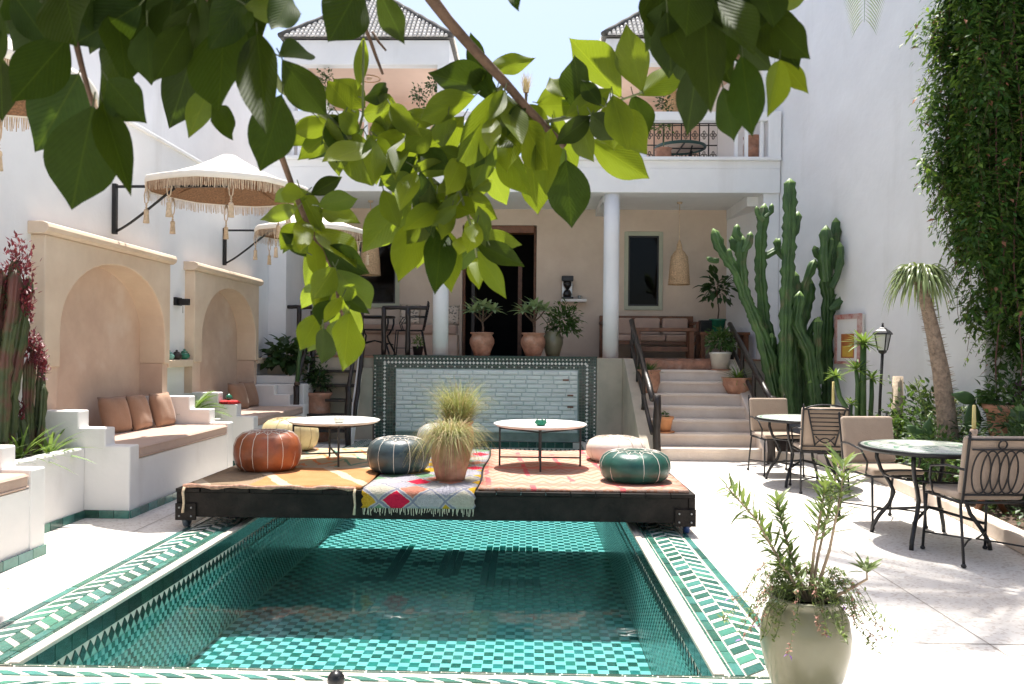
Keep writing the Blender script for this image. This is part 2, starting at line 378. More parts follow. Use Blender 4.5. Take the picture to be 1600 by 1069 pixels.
ny = int((PY1 - PY0) / TS)
for i in range(44):
    for j in range(ny):
        x = PX0 + (i + .5) * TS; y = PY0 + (j + .5) * TS
        k = 'd' if emblem(x, y) else ('g' if (i + j) % 2 else 'w')
        t.put(k, T((x + rnd.uniform(-.001,.001), y + rnd.uniform(-.001,.001), FLOOR)) @ Matrix.Rotation(rnd.uniform(-.012,.012), 4, 'Z'))
t.lay(pool, 'floor_tile', 'floor_tiles')
# pool walls: dark band, diamond frieze, checks
t = Tiles()
h = TS / 4 - .0014; sq = [(-h,-h),(h,-h),(h,h),(-h,h)]
for k, m in (('g','tile_green'),('w','tile_cream'),('d','tile_dark')): t.shape(k, sq, .005, M[m], .001)
hb = .048
t.shape('band', [(-.073,-hb),(.073,-hb),(.073,hb),(-.073,hb)], .006, M['tile_dark'], .001)
t.shape('dia', [(-.033,0),(0,-.046),(.033,0),(0,.046)], .006, M['tile_dark'], .001)
def wallframe(x, y, side):
    # local x along the wall, local y up, local z out of the wall
    if side == 'L': return Matrix(((0,0,1,x),(1,0,0,y),(0,1,0,0),(0,0,0,1)))
    if side == 'R': return Matrix(((0,0,-1,x),(-1,0,0,y),(0,1,0,0),(0,0,0,1)))
    return Matrix(((1,0,0,x),(0,0,-1,y),(0,1,0,0),(0,0,0,1)))
for side in 'LRB':
    n = ny if side in 'LR' else 44
    for i in range(n):
        s_ = (i + .5) * TS
        x, y = (PX0, PY0 + s_) if side == 'L' else ((PX1, PY0 + s_) if side == 'R' else (PX0 + s_, PY1))
        Fm = wallframe(x, y, side)
        for r in range(14):
            for q_ in (0, 1): t.put('g' if (2 * i + q_ + r) % 2 else 'w', Fm @ T(((q_ - .5) * TS / 2, -.205 - TS / 2 * (r + .5), 0)))
        t.put('dia', Fm @ T((0, -.155, 0)))
    ln = n * TS; c = int(ln / .15)
    for i in range(c):
        s_ = (i + .5) * .15
        x, y = (PX0, PY0 + s_) if side == 'L' else ((PX1, PY0 + s_) if side == 'R' else (PX0 + s_, PY1))
        t.put('band', wallframe(x, y, side) @ T((0, -.054, 0)))
t.lay(pool, 'wall_tile', 'wall_tiles')
b = MB(); b.add([(PX0+.006,PY0+.004,WATER),(PX1-.006,PY0+.004,WATER),(PX1-.006,PY1-.006,WATER),(PX0+.006,PY1-.006,WATER)], [(0,1,2,3)])
wo = struct(b.build('water', M['water']))

# coping with chevron zellige
M['lip'] = mat('pool_lip_stone', (.52,.47,.40), .7, .15, 6, .4, 30)
CW = .44
for side in 'LRN':
    if side == 'L': f = lambda s_, o: (PX0 - o, PY0 + s_); ln = PY1 - PY0
    elif side == 'R': f = lambda s_, o: (PX1 + o, PY0 + s_); ln = PY1 - PY0
    else: f = lambda s_, o: (PX0 - CW + s_, PY0 - max(0, o - .062)); ln = PX1 - PX0 + 2 * CW
    if side == 'N': q = [f(0, -.0), f(ln, -.0), f(ln, CW), f(0, CW)]
    else: q = [f(0, 0), f(ln, 0), f(ln, CW), f(0, CW)]
    b = MB(); b.add([(*p, -.012) for p in q] + [(*p, .004) for p in q], [(0,1,2,3),(4,5,6,7),(0,1,5,4),(1,2,6,5),(2,3,7,6),(3,0,4,7)])
    cop = struct(b.build('pool_coping', M['grout']))
    t = Tiles()
    def local(pts):
        o = f(0, 0); return [(f(*p)[0] - o[0], f(*p)[1] - o[1]) for p in pts]
    pitch, g, gap, sl_ = .126, .076, .006, .085
    t.shape('b_out', local([(0,0),(.294,0),(.294,.046),(0,.046)]), .007, M['tile_green'], .0015)
    t.shape('b_in', local([(0,0),(.144,0),(.144,.046),(0,.046)]), .007, M['tile_green'], .0015)
    t.shape('strip', local([(0,0),(.064,0),(.064,.013),(0,.013)]), .006, M['tile_green'], .001)
    wd = .106
    t.shape('g1', local([(0,0),(g,0),(g+sl_,wd),(sl_,wd)]), .007, M['tile_green'], .0012)
    t.shape('w1', local([(0,0),(pitch-g-gap*2,0),(pitch-g-gap*2+sl_,wd),(sl_,wd)]), .006, M['tile_white'], .0012)
    t.shape('g2', local([(sl_,0),(g+sl_,0),(g,wd),(0,wd)]), .007, M['tile_green'], .0012)
    t.shape('w2', local([(sl_,0),(pitch-g-gap*2+sl_,0),(pitch-g-gap*2,wd),(0,wd)]), .006, M['tile_white'], .0012)
    def at(s_, o): p = f(s_, o); return T((p[0], p[1], .004 + rnd.uniform(-.0008, .001)))
    i = 0
    while i * .3 < ln - .29: t.put('b_out', at(i * .3, .386)); i += 1
    i = 0
    while i * .15 < ln - .14: t.put('b_in', at(i * .15, .088)); i += 1
    i = 0
    while i * .07 < ln - .07: t.put('strip', at(i * .07, .068)); i += 1
    i = 0
    while i * pitch < ln - pitch - sl_:
        s0 = i * pitch
        t.put('g1', at(s0, .144)); t.put('w1', at(s0 + g + gap, .144))
        t.put('g2', at(s0 + pitch * .5, .258)); t.put('w2', at(s0 + pitch * .5 + g + gap, .258)); i += 1
    t.lay(cop, 'coping_tile', 'coping_tiles')
    # pale stone lip
    if side == 'N': continue
    s0, s1 = (0, ln)
    if side != 'N': q = [f(s0, -.010), f(s1, -.010), f(s1, .040), f(s0, .040)]
    else: q = [f(s0 - .05, -.012), f(s1 + .05, -.012), f(s1 + .05, .058), f(s0 - .05, .058)]
    b = MB(); b.add([(*p, -.010) for p in q] + [(*p, .016 if side != 'N' else .013) for p in q], [(3,2,1,0),(4,5,6,7),(0,1,5,4),(1,2,6,5),(2,3,7,6),(3,0,4,7)])
    b.build('stone_lip', M['lip'], cop, bevel=.006)

# ================================================================ LEFT WALL, NICHES, BENCHES
WX = -4.40; NX = -4.27; BX = -4.58
NICHES = ((6.97, 9.44), (10.14, 12.57), (3.2, 5.74))
lw = thing('courtyard_wall', 'long white plastered courtyard wall behind the built-in benches', 'wall', (-4.8, 6, 0))
b = MB(); b.box(-5.0, -4, 0, BX - .004, 13.4, 3.95)
segs = [(-4, 3.2)]; ys = sorted(NICHES)
for i, (a, c) in enumerate(ys): segs.append((c, ys[i+1][0] if i < 2 else 13.4))
for a, c in segs: b.box(BX - .004, a, 0, WX, c, 3.95)
for a, c in NICHES: b.box(BX - .004, a, 2.56, WX, c, 3.95)
b.build('wall', M['plaster'], lw, W=True)
MB().box(-5.03, -4, 3.951, WX + .03, 13.38, 4.0).build('coping', M['plaster'], lw, W=True, bevel=.015)
nb = thing('neighbour_building', 'tall plain white building wall rising behind the bench wall', 'building', (-6.2, 6, 0))
MB().box(-7.4, -6, 0, -5.6, 16.6, 9.5).build('wall', M['plaster'], nb, W=True)
MB().box(-7.5, -6.1, 9.501, -5.55, 16.7, 9.65).build('roof_edge', M['plaster2'], nb, W=True)

def arch(y0, y1, zb, zs, n=20):
    c = (y0 + y1) / 2; r = (y1 - y0) / 2; hgt = 2.36 - zs
    return [(y0, zb)] + [(c - r * math.cos(math.pi * i / n), zs + hgt * math.sin(math.pi * i / n) ** .92) for i in range(n + 1)] + [(y1, zb)]
nlab = ('tan plaster arched niche above the bench with three brown pillows', 'tan plaster arched niche above the bench nearest the wooden stairs', 'tan plaster arched niche above the bench beside the tall red-tipped cactus')
for (a, c), lb in zip(NICHES, nlab):
    nr = thing('arched_niche', lb, 'niche', (NX, (a + c) / 2, 0), group=None)
    y0, y1 = a + .24, c - .13
    pts = arch(y0, y1, 1.32, 1.62)
    L_ = [(a, 1.32)] + [(y0, 1.32)] + pts[1:-1] + [(y1, 1.32), (c, 1.32), (c, 2.50), (a, 2.50)]
    b = MB(); b.prism(L_, 'x', BX, NX); b.build('surround', M['tadelakt'], nr, W=True, bevel=.012)
    MB().box(BX - .003, a + .02, .5, BX + .012, c - .02, 2.49).build('back_panel', M['tadelakt_pink'], nr, W=True)
    b = MB(); b.prism([(BX, 2.50), (NX + .015, 2.50), (NX + .05, 2.525), (NX + .06, 2.56), (NX + .045, 2.595), (NX, 2.61), (BX, 2.61)], 'y', a - .05, c + .05)
    b.build('mantel', M['tadelakt'], nr, W=True, bevel=.008)
    
    MB().box(BX, y1, .62, NX - .03, c - .001, 1.319).build('lower_jamb', M['tadelakt_pink'], nr, W=True); MB().box(BX, a + .001, .62, NX - .03, y0, 1.319).build('lower_jamb', M['tadelakt_pink'], nr, W=True)
# shelf ledge between the niches
for y0, y1, lb in ((9.44, 10.14, 'tan plaster ledge carrying three small lidded jars'), (5.74, 6.97, 'tan plaster ledge behind the red-tipped cactus'), (12.57, 13.38, 'short tan plaster ledge next to the wooden stairs')):
    b = MB(); b.box(WX + .002, y0 + .002, 1.27, NX - .01, y1 - .002, 1.36)
    tag(b.build('wall_ledge', M['tadelakt'], W=True, loc=(WX, y0, 1.27), bevel=.01), lb, 'ledge')
for j, (yy, m, s_) in enumerate(((9.58, 'glaze_green', 1.0), (9.78, 'wood_dark', 1.05), (10.0, 'glaze_green', 1.15))):
    r = thing('lidded_jar', ('small pale green lidded jar at the niche end of the ledge', 'small dark brown lidded jar in the middle of the ledge', 'squat dark green lidded jar at the end of the ledge')[j], 'jar', (-4.34, yy, 1.361))
    mm = M['glaze_green'] if j != 0 else mat('jade_glaze', (.16,.36,.30), .25, .15, 6)
    if j == 1: mm = M['wood_dark']
    MB().lathe([(.03,0),(.055,.02),(.06,.045),(.045,.07),(.03,.075)], 16).build('jar_body', mm, r)
    MB().lathe([(.038,.0755),(.032,.088),(.012,.097),(.014,.11),(0.001,.118)], 16).build('lid', mm, r)
    r.scale = (s_,) * 3

def bench(y0, y1, label, arms=(True, True), ybase=None):
    XF = -3.50
    root = thing('built_in_bench', label, 'bench', (XF, (y0 + y1) / 2, 0))
    prof = [(-4.40, 0), (XF, 0), (XF, .635), (-3.72, .635), (-3.72, .79), (-3.96, .79), (-3.96, .94), (-4.40, .94)]
    prof = [(BX + .02 if abs(p[0] + 4.40) < .001 else p[0], p[1]) for p in prof]
    th = .17
    if arms[0]: b = MB(); b.prism(prof, 'y', y0, y0 + th); b.build('stepped_arm', M['plaster2'], root, W=True, bevel=.012)
    if arms[1]: b = MB(); b.prism(prof, 'y', y1 - th, y1); b.build('stepped_arm', M['plaster2'], root, W=True, bevel=.012)
    ya, yb = y0 + (th if arms[0] else 0), y1 - (th if arms[1] else 0)
    MB().box(BX + .02, ya + .001, 0, XF - .012, yb - .001, .5).build('seat_base', M['plaster2'], root, W=True)
    # green skirting tiles
    n = int((y1 - y0) / .16)
    for i in range(n):
        yy = y0 + (i + .02) * (y1 - y0) / n
        MB().box(XF, yy, .0, XF + .014, yy + (y1 - y0) / n - .006, .07).build('skirting_tile', M['tile_green'], root, W=True)
    for i in range(3):
        x0 = -3.9 + i * .135
        MB().box(x0, y0 - .014, 0, x0 + .129, y0 - .001, .07).build('skirting_tile', M['tile_green'], root, W=True)
    # mattress cushion
    cb = thing('bench_cushion', label.replace('stepped white bench', 'long beige seat cushion on the stepped white bench'), 'cushion', (-4.0, (ya + yb) / 2, .501))
    b = MB(); b.box(BX + .06, ya + .015, .501, XF - .002, yb - .015, .615)
    o = b.build('cushion_body', M['cushion'], cb, W=True, bevel=.028, seg=4)
    b = MB()
    for zz in (.522, .596): b.tube([(XF + .0, ya + .03, zz), (XF + .0, yb - .03, zz)], .005, 6)
    b.build('piping', M['cushion'], cb, W=True)
    return root, ya, yb
def pillow(name, label, loc, rot, size=.42, mat_='pillow', group=None, th=.13):
    n = 10; b = MB(); v = []; f = []
    for side in (1, -1):
        o = len(v)
        for i in range(n + 1):
            for j in range(n + 1):
                u = i / n * 2 - 1; w_ = j / n * 2 - 1
                e = (1 - u**4) * (1 - w_**4); k = 1 - .05 * (1 - abs(u)**2) * abs(w_)**3 - .05 * (1 - abs(w_)**2) * abs(u)**3
                v.append((u * size/2 * k, side * th/2 * max(0, e) ** .55 + .004 * math.sin(7*u + 3*w_), w_ * size/2 * k))
        for i in range(n):
            for j in range(n):
                a = o + i * (n + 1) + j; q = (a, a + n + 1, a + n + 2, a + 1); f.append(q if side < 0 else q[::-1])
    b.add(v, f, 0, True); o = b.build(name, M[mat_], None, loc=loc); o.rotation_euler = rot
    return tag(o, label, 'pillow', group)
bench(6.97, 9.44, 'stepped white bench with three brown pillows against its back')
bench(10.14, 12.57, 'stepped white bench at the foot of the wooden stairs')
bench(3.0, 5.74, 'stepped white bench end beside the low cactus planter', (False, True))
for k, (px, py, yy, rz) in enumerate(((140, 655, 8.25, 62), (174, 650, 8.62, 76), (213, 648, 9.02, 70))):
    pillow('pillow', ('plain brown square pillow nearest the stepped arm beside the cactus planter', 'plain brown square pillow leaning in the middle of three', 'plain brown square pillow closest to the sago palm')[k], (-4.30 + .07 * k, yy, .80), (R(-14), 0, R(rz + 15)), .40)
for k, yy in enumerate((11.65, 12.1)):
    pillow('pillow', ('brown pillow on the shaded bench, the one farther from the wooden stairs', 'brown pillow on the shaded bench, the one closer to the wooden stairs')[k], (-4.25, yy, .81), (R(-14), 0, R(78)), .40)
r = thing('red_cloth', 'small crumpled red and green cloth on the shaded bench', 'cloth', (-3.84, 10.22, .792))
b = MB()
for i in range(9):
    b.lathe([(.02,0),(rnd.uniform(.05,.09),.015),(rnd.uniform(.03,.06),.04),(.002,.05)], 9, (rnd.uniform(-.07,.07), rnd.uniform(-.03,.03), 0))
b.build('cloth', mat('red_cloth', (.55,.03,.03), .8, .3, 10), r)
MB().lathe([(.02,.04),(.05,.06),(.04,.10),(.002,.13)], 9, (-.03,.05,0)).build('fold', M['glaze_green'], r)

# planter between benches
def planter(y0, y1, label):
    root = thing('planter', label, 'planter', (-3.9, (y0 + y1) / 2, 0))
    b = MB(); b.box(-4.02, y0 + .002, 0, -3.9, y1 - .002, .62); b.build('front_wall', M['plaster2'], root, W=True, bevel=.015)
    MB().box(WX + .001, y0 + .002, 0, -4.021, y1 - .002, .52).build('soil', M['soil'], root, W=True)
    n = max(2, int((y1 - y0) / .16))
    for i in range(n):
        yy = y0 + .004 + i * (y1 - y0) / n
        MB().box(-3.9, yy, 0, -3.886, yy + (y1 - y0) / n - .008, .07).build('skirting_tile', M['tile_green'], root, W=True)
planter(5.74, 6.97, 'low white planter with green tile skirting holding the red-tipped cactus')
planter(9.44, 10.14, 'low white planter holding the sago palm between the benches')
# stepped white planters by the wooden stairs
r = thing('stepped_planter', 'stepped white plaster planter block beside the wooden stairs', 'planter', (-3.9, 12.9, 0))
b = MB(); b.box(WX + .002, 12.58, 0, -3.55, 13.3, .95); b.build('block', M['plaster2'], r, W=True, bevel=.012)
b = MB(); b.box(WX + .002, 12.75, .951, -3.75, 13.3, 1.08); b.build('upper_block', M['plaster2'], r, W=True, bevel=.012)

# wall lamp
r = thing('wall_lamp', 'black box-shaped wall lamp between the two arched niches', 'lamp', (WX, 9.9, 2.08))
MB().box(.001, -.09, -.045, .03, .09, .055).build('back_plate', M['iron'], r)
MB().box(.03, -.03, -.04, .16, .03, .04).build('lamp_box', M['iron'], r, bevel=.004)
MB().tube([(.08, 0, -.04), (.08, 0, -.14)], .003, 5).build('pull_cord', M['iron'], r)

# ================================================================ TERRACE BUILDING
TZ = 1.40; TY = 13.45; BW = 15.2; CZ = 4.17
terr = thing('terrace_building', 'white house front with a columned terrace, balcony and tan back wall', 'building', (0, TY, 0))
def tb(name, m, bevel=0): return lambda *a: MB().box(*a).build(name, M[m], terr, W=True, bevel=bevel)
tb('terrace_base', 'concrete')(-4.58, TY, 0, 4.14, 17.2, TZ - .03)
tb('terrace_floor', 'terracotta')(-4.58, TY - .02, TZ - .03, 4.14, 15.19, TZ)
# back wall with openings: door, two windows
dx0, dx1 = PY(722, 450, BW).x, PY(838, 450, BW).x; dz1 = PY(780, 352, BW).z
wins = [(PY(980, 400, BW).x, PY(1031, 400, BW).x, PY(1000, 480, BW).z, PY(1000, 367, BW).z), (PY(560, 400, BW).x, PY(620, 400, BW).x, PY(600, 476, BW).z, PY(600, 365, BW).z)]
b = MB()
xs = sorted([-4.58, dx0, dx1, wins[0][0], wins[0][1], wins[1][0], wins[1][1], 4.14])
def wallcol(x0, x1, holes):
    z = TZ
    for (h0, h1) in holes:
        if h0 > z + .001: b.box(x0, BW, z, x1, BW + .3, h0)
        z = h1
    b.box(x0, BW, z, x1, BW + .3, 4.45)
for i in range(len(xs) - 1):
    m = (xs[i] + xs[i+1]) / 2; hs = []
    if dx0 < m < dx1: hs.append((TZ, dz1))
    for wq in wins:
        if wq[0] < m < wq[1]: hs.append((wq[2], wq[3]))
    wallcol(xs[i], xs[i+1], hs)
b.build('back_wall', M['tanwall'], terr, W=True)
tb('side_wall', 'tanwall')(4.0, 13.76, TZ, 4.14, BW - .001, CZ)
tb('end_pier', 'plaster')(3.90, TY, TZ, 4.16, 13.75, CZ)
tb('side_wall', 'plaster')(-4.58, 13.41, TZ, -4.1, BW - .001, CZ)
# room behind the door
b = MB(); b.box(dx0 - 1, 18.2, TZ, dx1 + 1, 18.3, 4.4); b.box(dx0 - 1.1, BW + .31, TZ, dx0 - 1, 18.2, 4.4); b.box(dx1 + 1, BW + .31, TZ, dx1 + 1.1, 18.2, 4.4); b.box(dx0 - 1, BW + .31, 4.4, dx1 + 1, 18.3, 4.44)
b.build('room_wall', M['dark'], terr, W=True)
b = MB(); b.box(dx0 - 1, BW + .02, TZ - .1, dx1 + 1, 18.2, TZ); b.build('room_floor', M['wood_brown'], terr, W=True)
door = MB(); door.box(dx0, BW + .14, TZ, dx0 + .05, BW + .29, dz1); door.box(dx1 - .05, BW + .14, TZ, dx1, BW + .29, dz1); door.box(dx0 + .05, BW + .02, dz1 - .14, dx1 - .05, BW + .29, dz1)
dfr = door.build('door_frame', M['wood_brown'], terr, W=True, bevel=.01)
MB().box(dx0 + .16, BW + .3, TZ + .01, dx0 + .22, BW + 1.0, dz1 - .2).build('door_leaf', M['wood_dark'], terr, W=True)
MB().box(dx1 - .36, BW + .9, TZ + .01, dx1 - .28, BW + .98, TZ + 1.9).build('wood_post', M['wood_brown'], terr, W=True)
for wq in wins:
    x0, x1, z0, z1 = wq; e = .055
    fr = MB(); y = BW - .03
    fr.box(x0 - e, y, z0 - e, x0 + .02, BW + .06, z1 + e); fr.box(x1 - .02, y, z0 - e, x1 + e, BW + .06, z1 + e)
    fr.box(x0 + .02, y, z0 - e, x1 - .02, BW + .06, z0 + .02); fr.box(x0 + .02, y, z1 - .02, x1 - .02, BW + .06, z1 + e)
    wo_ = fr.build('window', M['lime_green_frame'], terr, W=True, bevel=.006)
    i_ = MB(); k = .05
    i_.box(x0 + .02, BW, z0 + .02, x0 + k, BW + .04, z1 - .02); i_.box(x1 - k, BW, z0 + .02, x1 - .02, BW + .04, z1 - .02)
    i_.box(x0 + k, BW, z0 + .02, x1 - k, BW + .04, z0 + k); i_.box(x0 + k, BW, z1 - k, x1 - k, BW + .04, z1 - .02)
    o = i_.build('sash', M['iron'], wo_); 
    for ob in (o,): ob.data.transform(Matrix.Translation(-Vector(terr.location)))
    g_ = MB().box(x0 + k, BW + .015, z0 + k, x1 - k, BW + .021, z1 - k).build('pane', M['glass'], wo_); g_.data.transform(Matrix.Translation(-Vector(terr.location)))
    MB().box(x0 - .2, BW + .7, z0 - .3, x1 + .2, BW + .72, z1 + .2).build('dark_backing', M['dark'], terr, W=True)  # near-black panel added behind the pane to pass for the unlit room
# ceiling, beams, columns
tb('ceiling', 'plaster')(-4.58, 13.76, CZ + .03, 4.14, BW + .3, 4.5)
tb('front_beam', 'plaster', .01)(-4.58, 13.4, CZ, 4.16, 13.75, 4.58)
for x in (-1.5, 1.385, 3.85):
    tb('ceiling_beam', 'plaster', .01)(x - .14, 13.751, CZ - .16 if x > 3 else CZ - .1, x + .14, BW - .001, CZ + .029)
for x in (-1.5, 1.385):
    b = MB(); b.lathe([(.135, TZ), (.135, TZ + 1), (.133, TZ + 2), (.135, CZ)], 28, (x, 13.57, 0)); b.build('column', M['plaster'], terr, W=True)
# balcony slab, ledge and balustrade
tb('balcony_slab', 'plaster')(-4.58, 13.405, 4.581, 4.16, 17.2, 4.70)
tb('balcony_ledge', 'plaster', .012)(-4.58, 13.33, 4.701, 4.16, 13.62, 4.76)
def upx(px, y=13.45): return PY(px, 200, y).x
rail = MB(); 
tb('hand_rail', 'plaster', .012)(-4.2, 13.38, 5.37, 4.14, 13.54, 5.52)
xs_ = [upx(p) for p in (1150, 1166, 1190)] + [upx(1008), upx(1003)] + [upx(p) for p in range(447, 480, 11)] + [upx(p) for p in range(636, 700, 11)] + [upx(p) for p in (706, 722, 738, 880, 896, 912, 928, 944)] + [upx(p) for p in range(492, 630, 40)] + [upx(p) for p in range(750, 870, 24)]
for x in xs_: MB().box(x - .028, 13.42, 4.761, x + .028, 13.50, 5.369).build('baluster', M['plaster'], terr, W=True, bevel=.004)
tb('corner_post', 'plaster', .01)(3.95, 13.36, 4.761, 4.16, 13.6, 5.53)

# pavilions with hipped tile roofs
def pavilion(x0, x1, label, zE):
    y0, y1 = 13.62, 16.5
    r = thing('roof_pavilion', label, 'pavilion', ((x0 + x1)/2, (y0+y1)/2, 4.7))
    def q(name, m, *a, bevel=0): return MB().box(*a).build(name, M[m], r, W=True, bevel=bevel)
    hz = zE - .42
    for (cx, cy) in ((x0, y0), (x1 - .2, y0), (x0, y1 - .2), (x1 - .2, y1 - .2)): q('corner_pillar', 'plaster', cx, cy, 4.701, cx + .2, cy + .2, hz, bevel=.01)
    q('header', 'plaster', x0, y0, hz, x1, y0 + .2, zE, bevel=.01); q('header', 'plaster', x0, y0 + .201, hz, x0 + .2, y1, zE); q('header', 'plaster', x1 - .2, y0 + .201, hz, x1, y1, zE)
    q('back_wall', 'pinkwall', x0 + .2, y1 - .15, 4.701, x1 - .2, y1, zE)
    q('ceiling', 'pinkwall', x0 + .2, y0 + .2, hz + .2, x1 - .2, y1 - .15, hz + .25)
    # roof
    e = .06; ax, ay, az = (x0 + x1)/2, (y0 + y1)/2, zE + 1.38
    A = [(x0 - e, y0 - e), (x1 + e, y0 - e), (x1 + e, y1 + e), (x0 - e, y1 + e)]
    b = MB(); b.add([(*p, zE + .02) for p in A] + [(ax, ay, az)], [(0,1,4),(1,2,4),(2,3,4),(3,0,4),(3,2,1,0)])
    b.build('roof', M['roof_under'], r, W=True)
    tl = Tiles(); rows = 15; pw = .076
    v = []; f = []; n = 5; ln = None
    apex = Vector((ax, ay, az))
    for k in range(4):
        a, c = Vector((*A[k], zE + .02)), Vector((*A[(k+1) % 4], zE + .02))
        mid = (a + c) / 2; up = apex - mid; sl2 = up.length; up.normalize(); al = (c - a).normalized(); nr = al.cross(up).normalized()
        if ln is None:
            ln = sl2 / rows
            sb = MB(); vv = []; ff = []
            for e_, rr in ((0, .035), (ln * 1.12, .028)):
                for j in range(n + 1):
                    th = math.pi * j / n; vv.append((-rr * math.cos(th), e_, rr * math.sin(th) * .9 + (.012 if e_ == 0 else -.003)))
            ff = [(j, j + 1, n + 2 + j, n + 1 + j) for j in range(n)]
            ff.append(tuple(range(n, -1, -1)))
            sb.add(vv, ff, 0, True); tl.shapes['t'] = (sb, M['roof'], None, .05)
        wd = (c - a).length
        for i in range(rows):
            half = wd / 2 * (1 - (i + .6) / rows)
            m_ = int(half / pw)
            for j in range(-m_, m_ + 1):
                p = mid + up * (i * ln) + al * (j * pw) + nr * .004
                tl.put('t', Matrix(((al.x, up.x, nr.x, p.x), (al.y, up.y, nr.y, p.y), (al.z, up.z, nr.z, p.z), (0,0,0,1))))
    tl.lay(r, 'roof_tile', 'roof_tiles', 290, 2)
    for k in range(4):
        a = Vector((*A[k], zE + .03)); b = MB(); b.tube([a + (apex - a) * (i / 12) + Vector((0, 0, .02 + .012 * (i % 2))) for i in range(13)], .045, 8); b.build('ridge', M['roof_under'], r, W=True)
    return r
pavilion(-4.24, -1.40, 'white tile-roofed pavilion above the wooden stairs end of the balcony', 6.80)
pavilion(1.27, 4.12, 'white tile-roofed pavilion above the stone stairs, built against the tall wall', 6.83)
# low parapet wall far behind between pavilions
r = thing('roof_terrace_wall', 'low white parapet at the back of the roof terrace', 'wall', (0, 17.1, 4.7))
MB().box(-4.58, 17.0, 4.701, 4.14, 17.15, 5.45).build('wall', M['plaster'], r, W=True)

# ================================================================ FOUNTAIN WALL
GX0, GX1 = -2.59, 1.13; IX0, IX1, IZ0, IZ1 = -2.21, .82, .15, 1.19; FY = 13.30
fw = thing('fountain_wall', 'white painted brick panel framed in dark green zellige at the end of the pool', 'wall', (-.7, FY, 0))
b = MB(); b.box(GX0, FY + .02, 0, GX1, TY - .003, TZ + .0); b.build('backing', M['grout_dark'], fw, W=True)
MB().box(GX0 - .01, FY - .02, TZ + .001, GX1 + .01, TY - .025, TZ + .022).build('cap', M['tile_dark'], fw, W=True, bevel=.004)
MB().box(IX0, FY + .004, IZ0, IX1, FY + .02, IZ1).build('mortar_bed', M['mortar'], fw, W=True)
bm_ = []
for vv in range(4):
    q = MB(); q.box(-.5, -.012, -.5, .5, .004, .5); bm_.append(q)
rows = 14; rh = (IZ1 - IZ0 - .03) / rows; mesh_cache = {}
for i in range(rows):
    x = IX0 + .02 - (.13 if i % 2 else 0)
    while x < IX1 - .03:
        l = rnd.choice((.2, .235, .26)); x0, x1 = max(x, IX0 + .012), min(x + l - .016, IX1 - .012)
        if x1 - x0 > .04:
            q = MB(); z0 = IZ0 + .015 + i * rh; dd = rnd.uniform(.014, .03)
            q.box(x0, FY + .004 - dd, z0 + .008, x1, FY + .004, z0 + rh - .008)
            q.build('brick', M['brickwhite'], fw, W=True, bevel=.009)
        x += l
for (px, py) in ((884, 594), (891, 618), (891, 636), (760, 656)):
    p = PY(px, py, FY)
    q = MB(); q.box(p.x - .05, FY - .03, p.z - .014, p.x + .05, FY - .016, p.z + .014)
    q.build('rusty_spout' if px != 760 else 'outlet_box', M['wood_brown'] if px != 760 else M['glaze_white'], fw, W=True, bevel=.004)
t = Tiles(); TSQ = .0475
hh = TSQ / 2 - .0012
t.shape('d', [(-hh,-hh),(hh,-hh),(hh,hh),(-hh,hh)], .005, M['tile_dark'], .0008)
t.shape('w', [(-.026,0),(0,-.026),(.026,0),(0,.026)], .0075, M['tile_white'], .0008)
FB = lambda x, z: Matrix(((1,0,0,x),(0,0,-1,FY + .02),(0,1,0,z),(0,0,0,1)))
nx = int((GX1 - GX0) / TSQ); nz_ = int((TZ - 0) / TSQ)
for i in range(nx):
    for j in range(nz_):
        x = GX0 + (i + .5) * (GX1 - GX0) / nx; z = (j + .5) * TZ / nz_
        if IX0 - .01 < x < IX1 + .01 and z < IZ1 + .01: continue
        t.put('d', FB(x, z))
fr_ = [(-.19, 'v'), (-.035, 'v')]
for i in range(int(1.4 / .062)):
    z = .03 + i * .062
    if z < IZ1 + .10: t.put('w', FB((GX0 + IX0) / 2 - .0, z)); t.put('w', FB((GX1 + IX1) / 2, z))
for i in range(int((GX1 - GX0 - .3) / .062)):
    x = GX0 + .19 + i * .062; t.put('w', FB(x, (IZ1 + TZ) / 2 + .005))
# small dots at both edges of the frieze
t.shape('s', [(-.016,0),(0,-.016),(.016,0),(0,.016)], .0075, M['tile_white'], .0008)
for i in range(int(1.3 / .062)):
    z = .06 + i * .062
    if z < TZ - .03:
        for x in (GX0 + .03, GX1 - .03): t.put('s', FB(x, z))
    if z < IZ1 + .03:
        pass
for i in range(int((GX1 - GX0 - .1) / .062)):
    x = GX0 + .06 + i * .062; t.put('s', FB(x, TZ - .035))
    if IX0 - .03 < x < IX1 + .03 and i % 2: t.put('s', FB(x, IZ1 + .045))
t.lay(fw, 'frieze_tile', 'frieze_tiles', 300, 3)

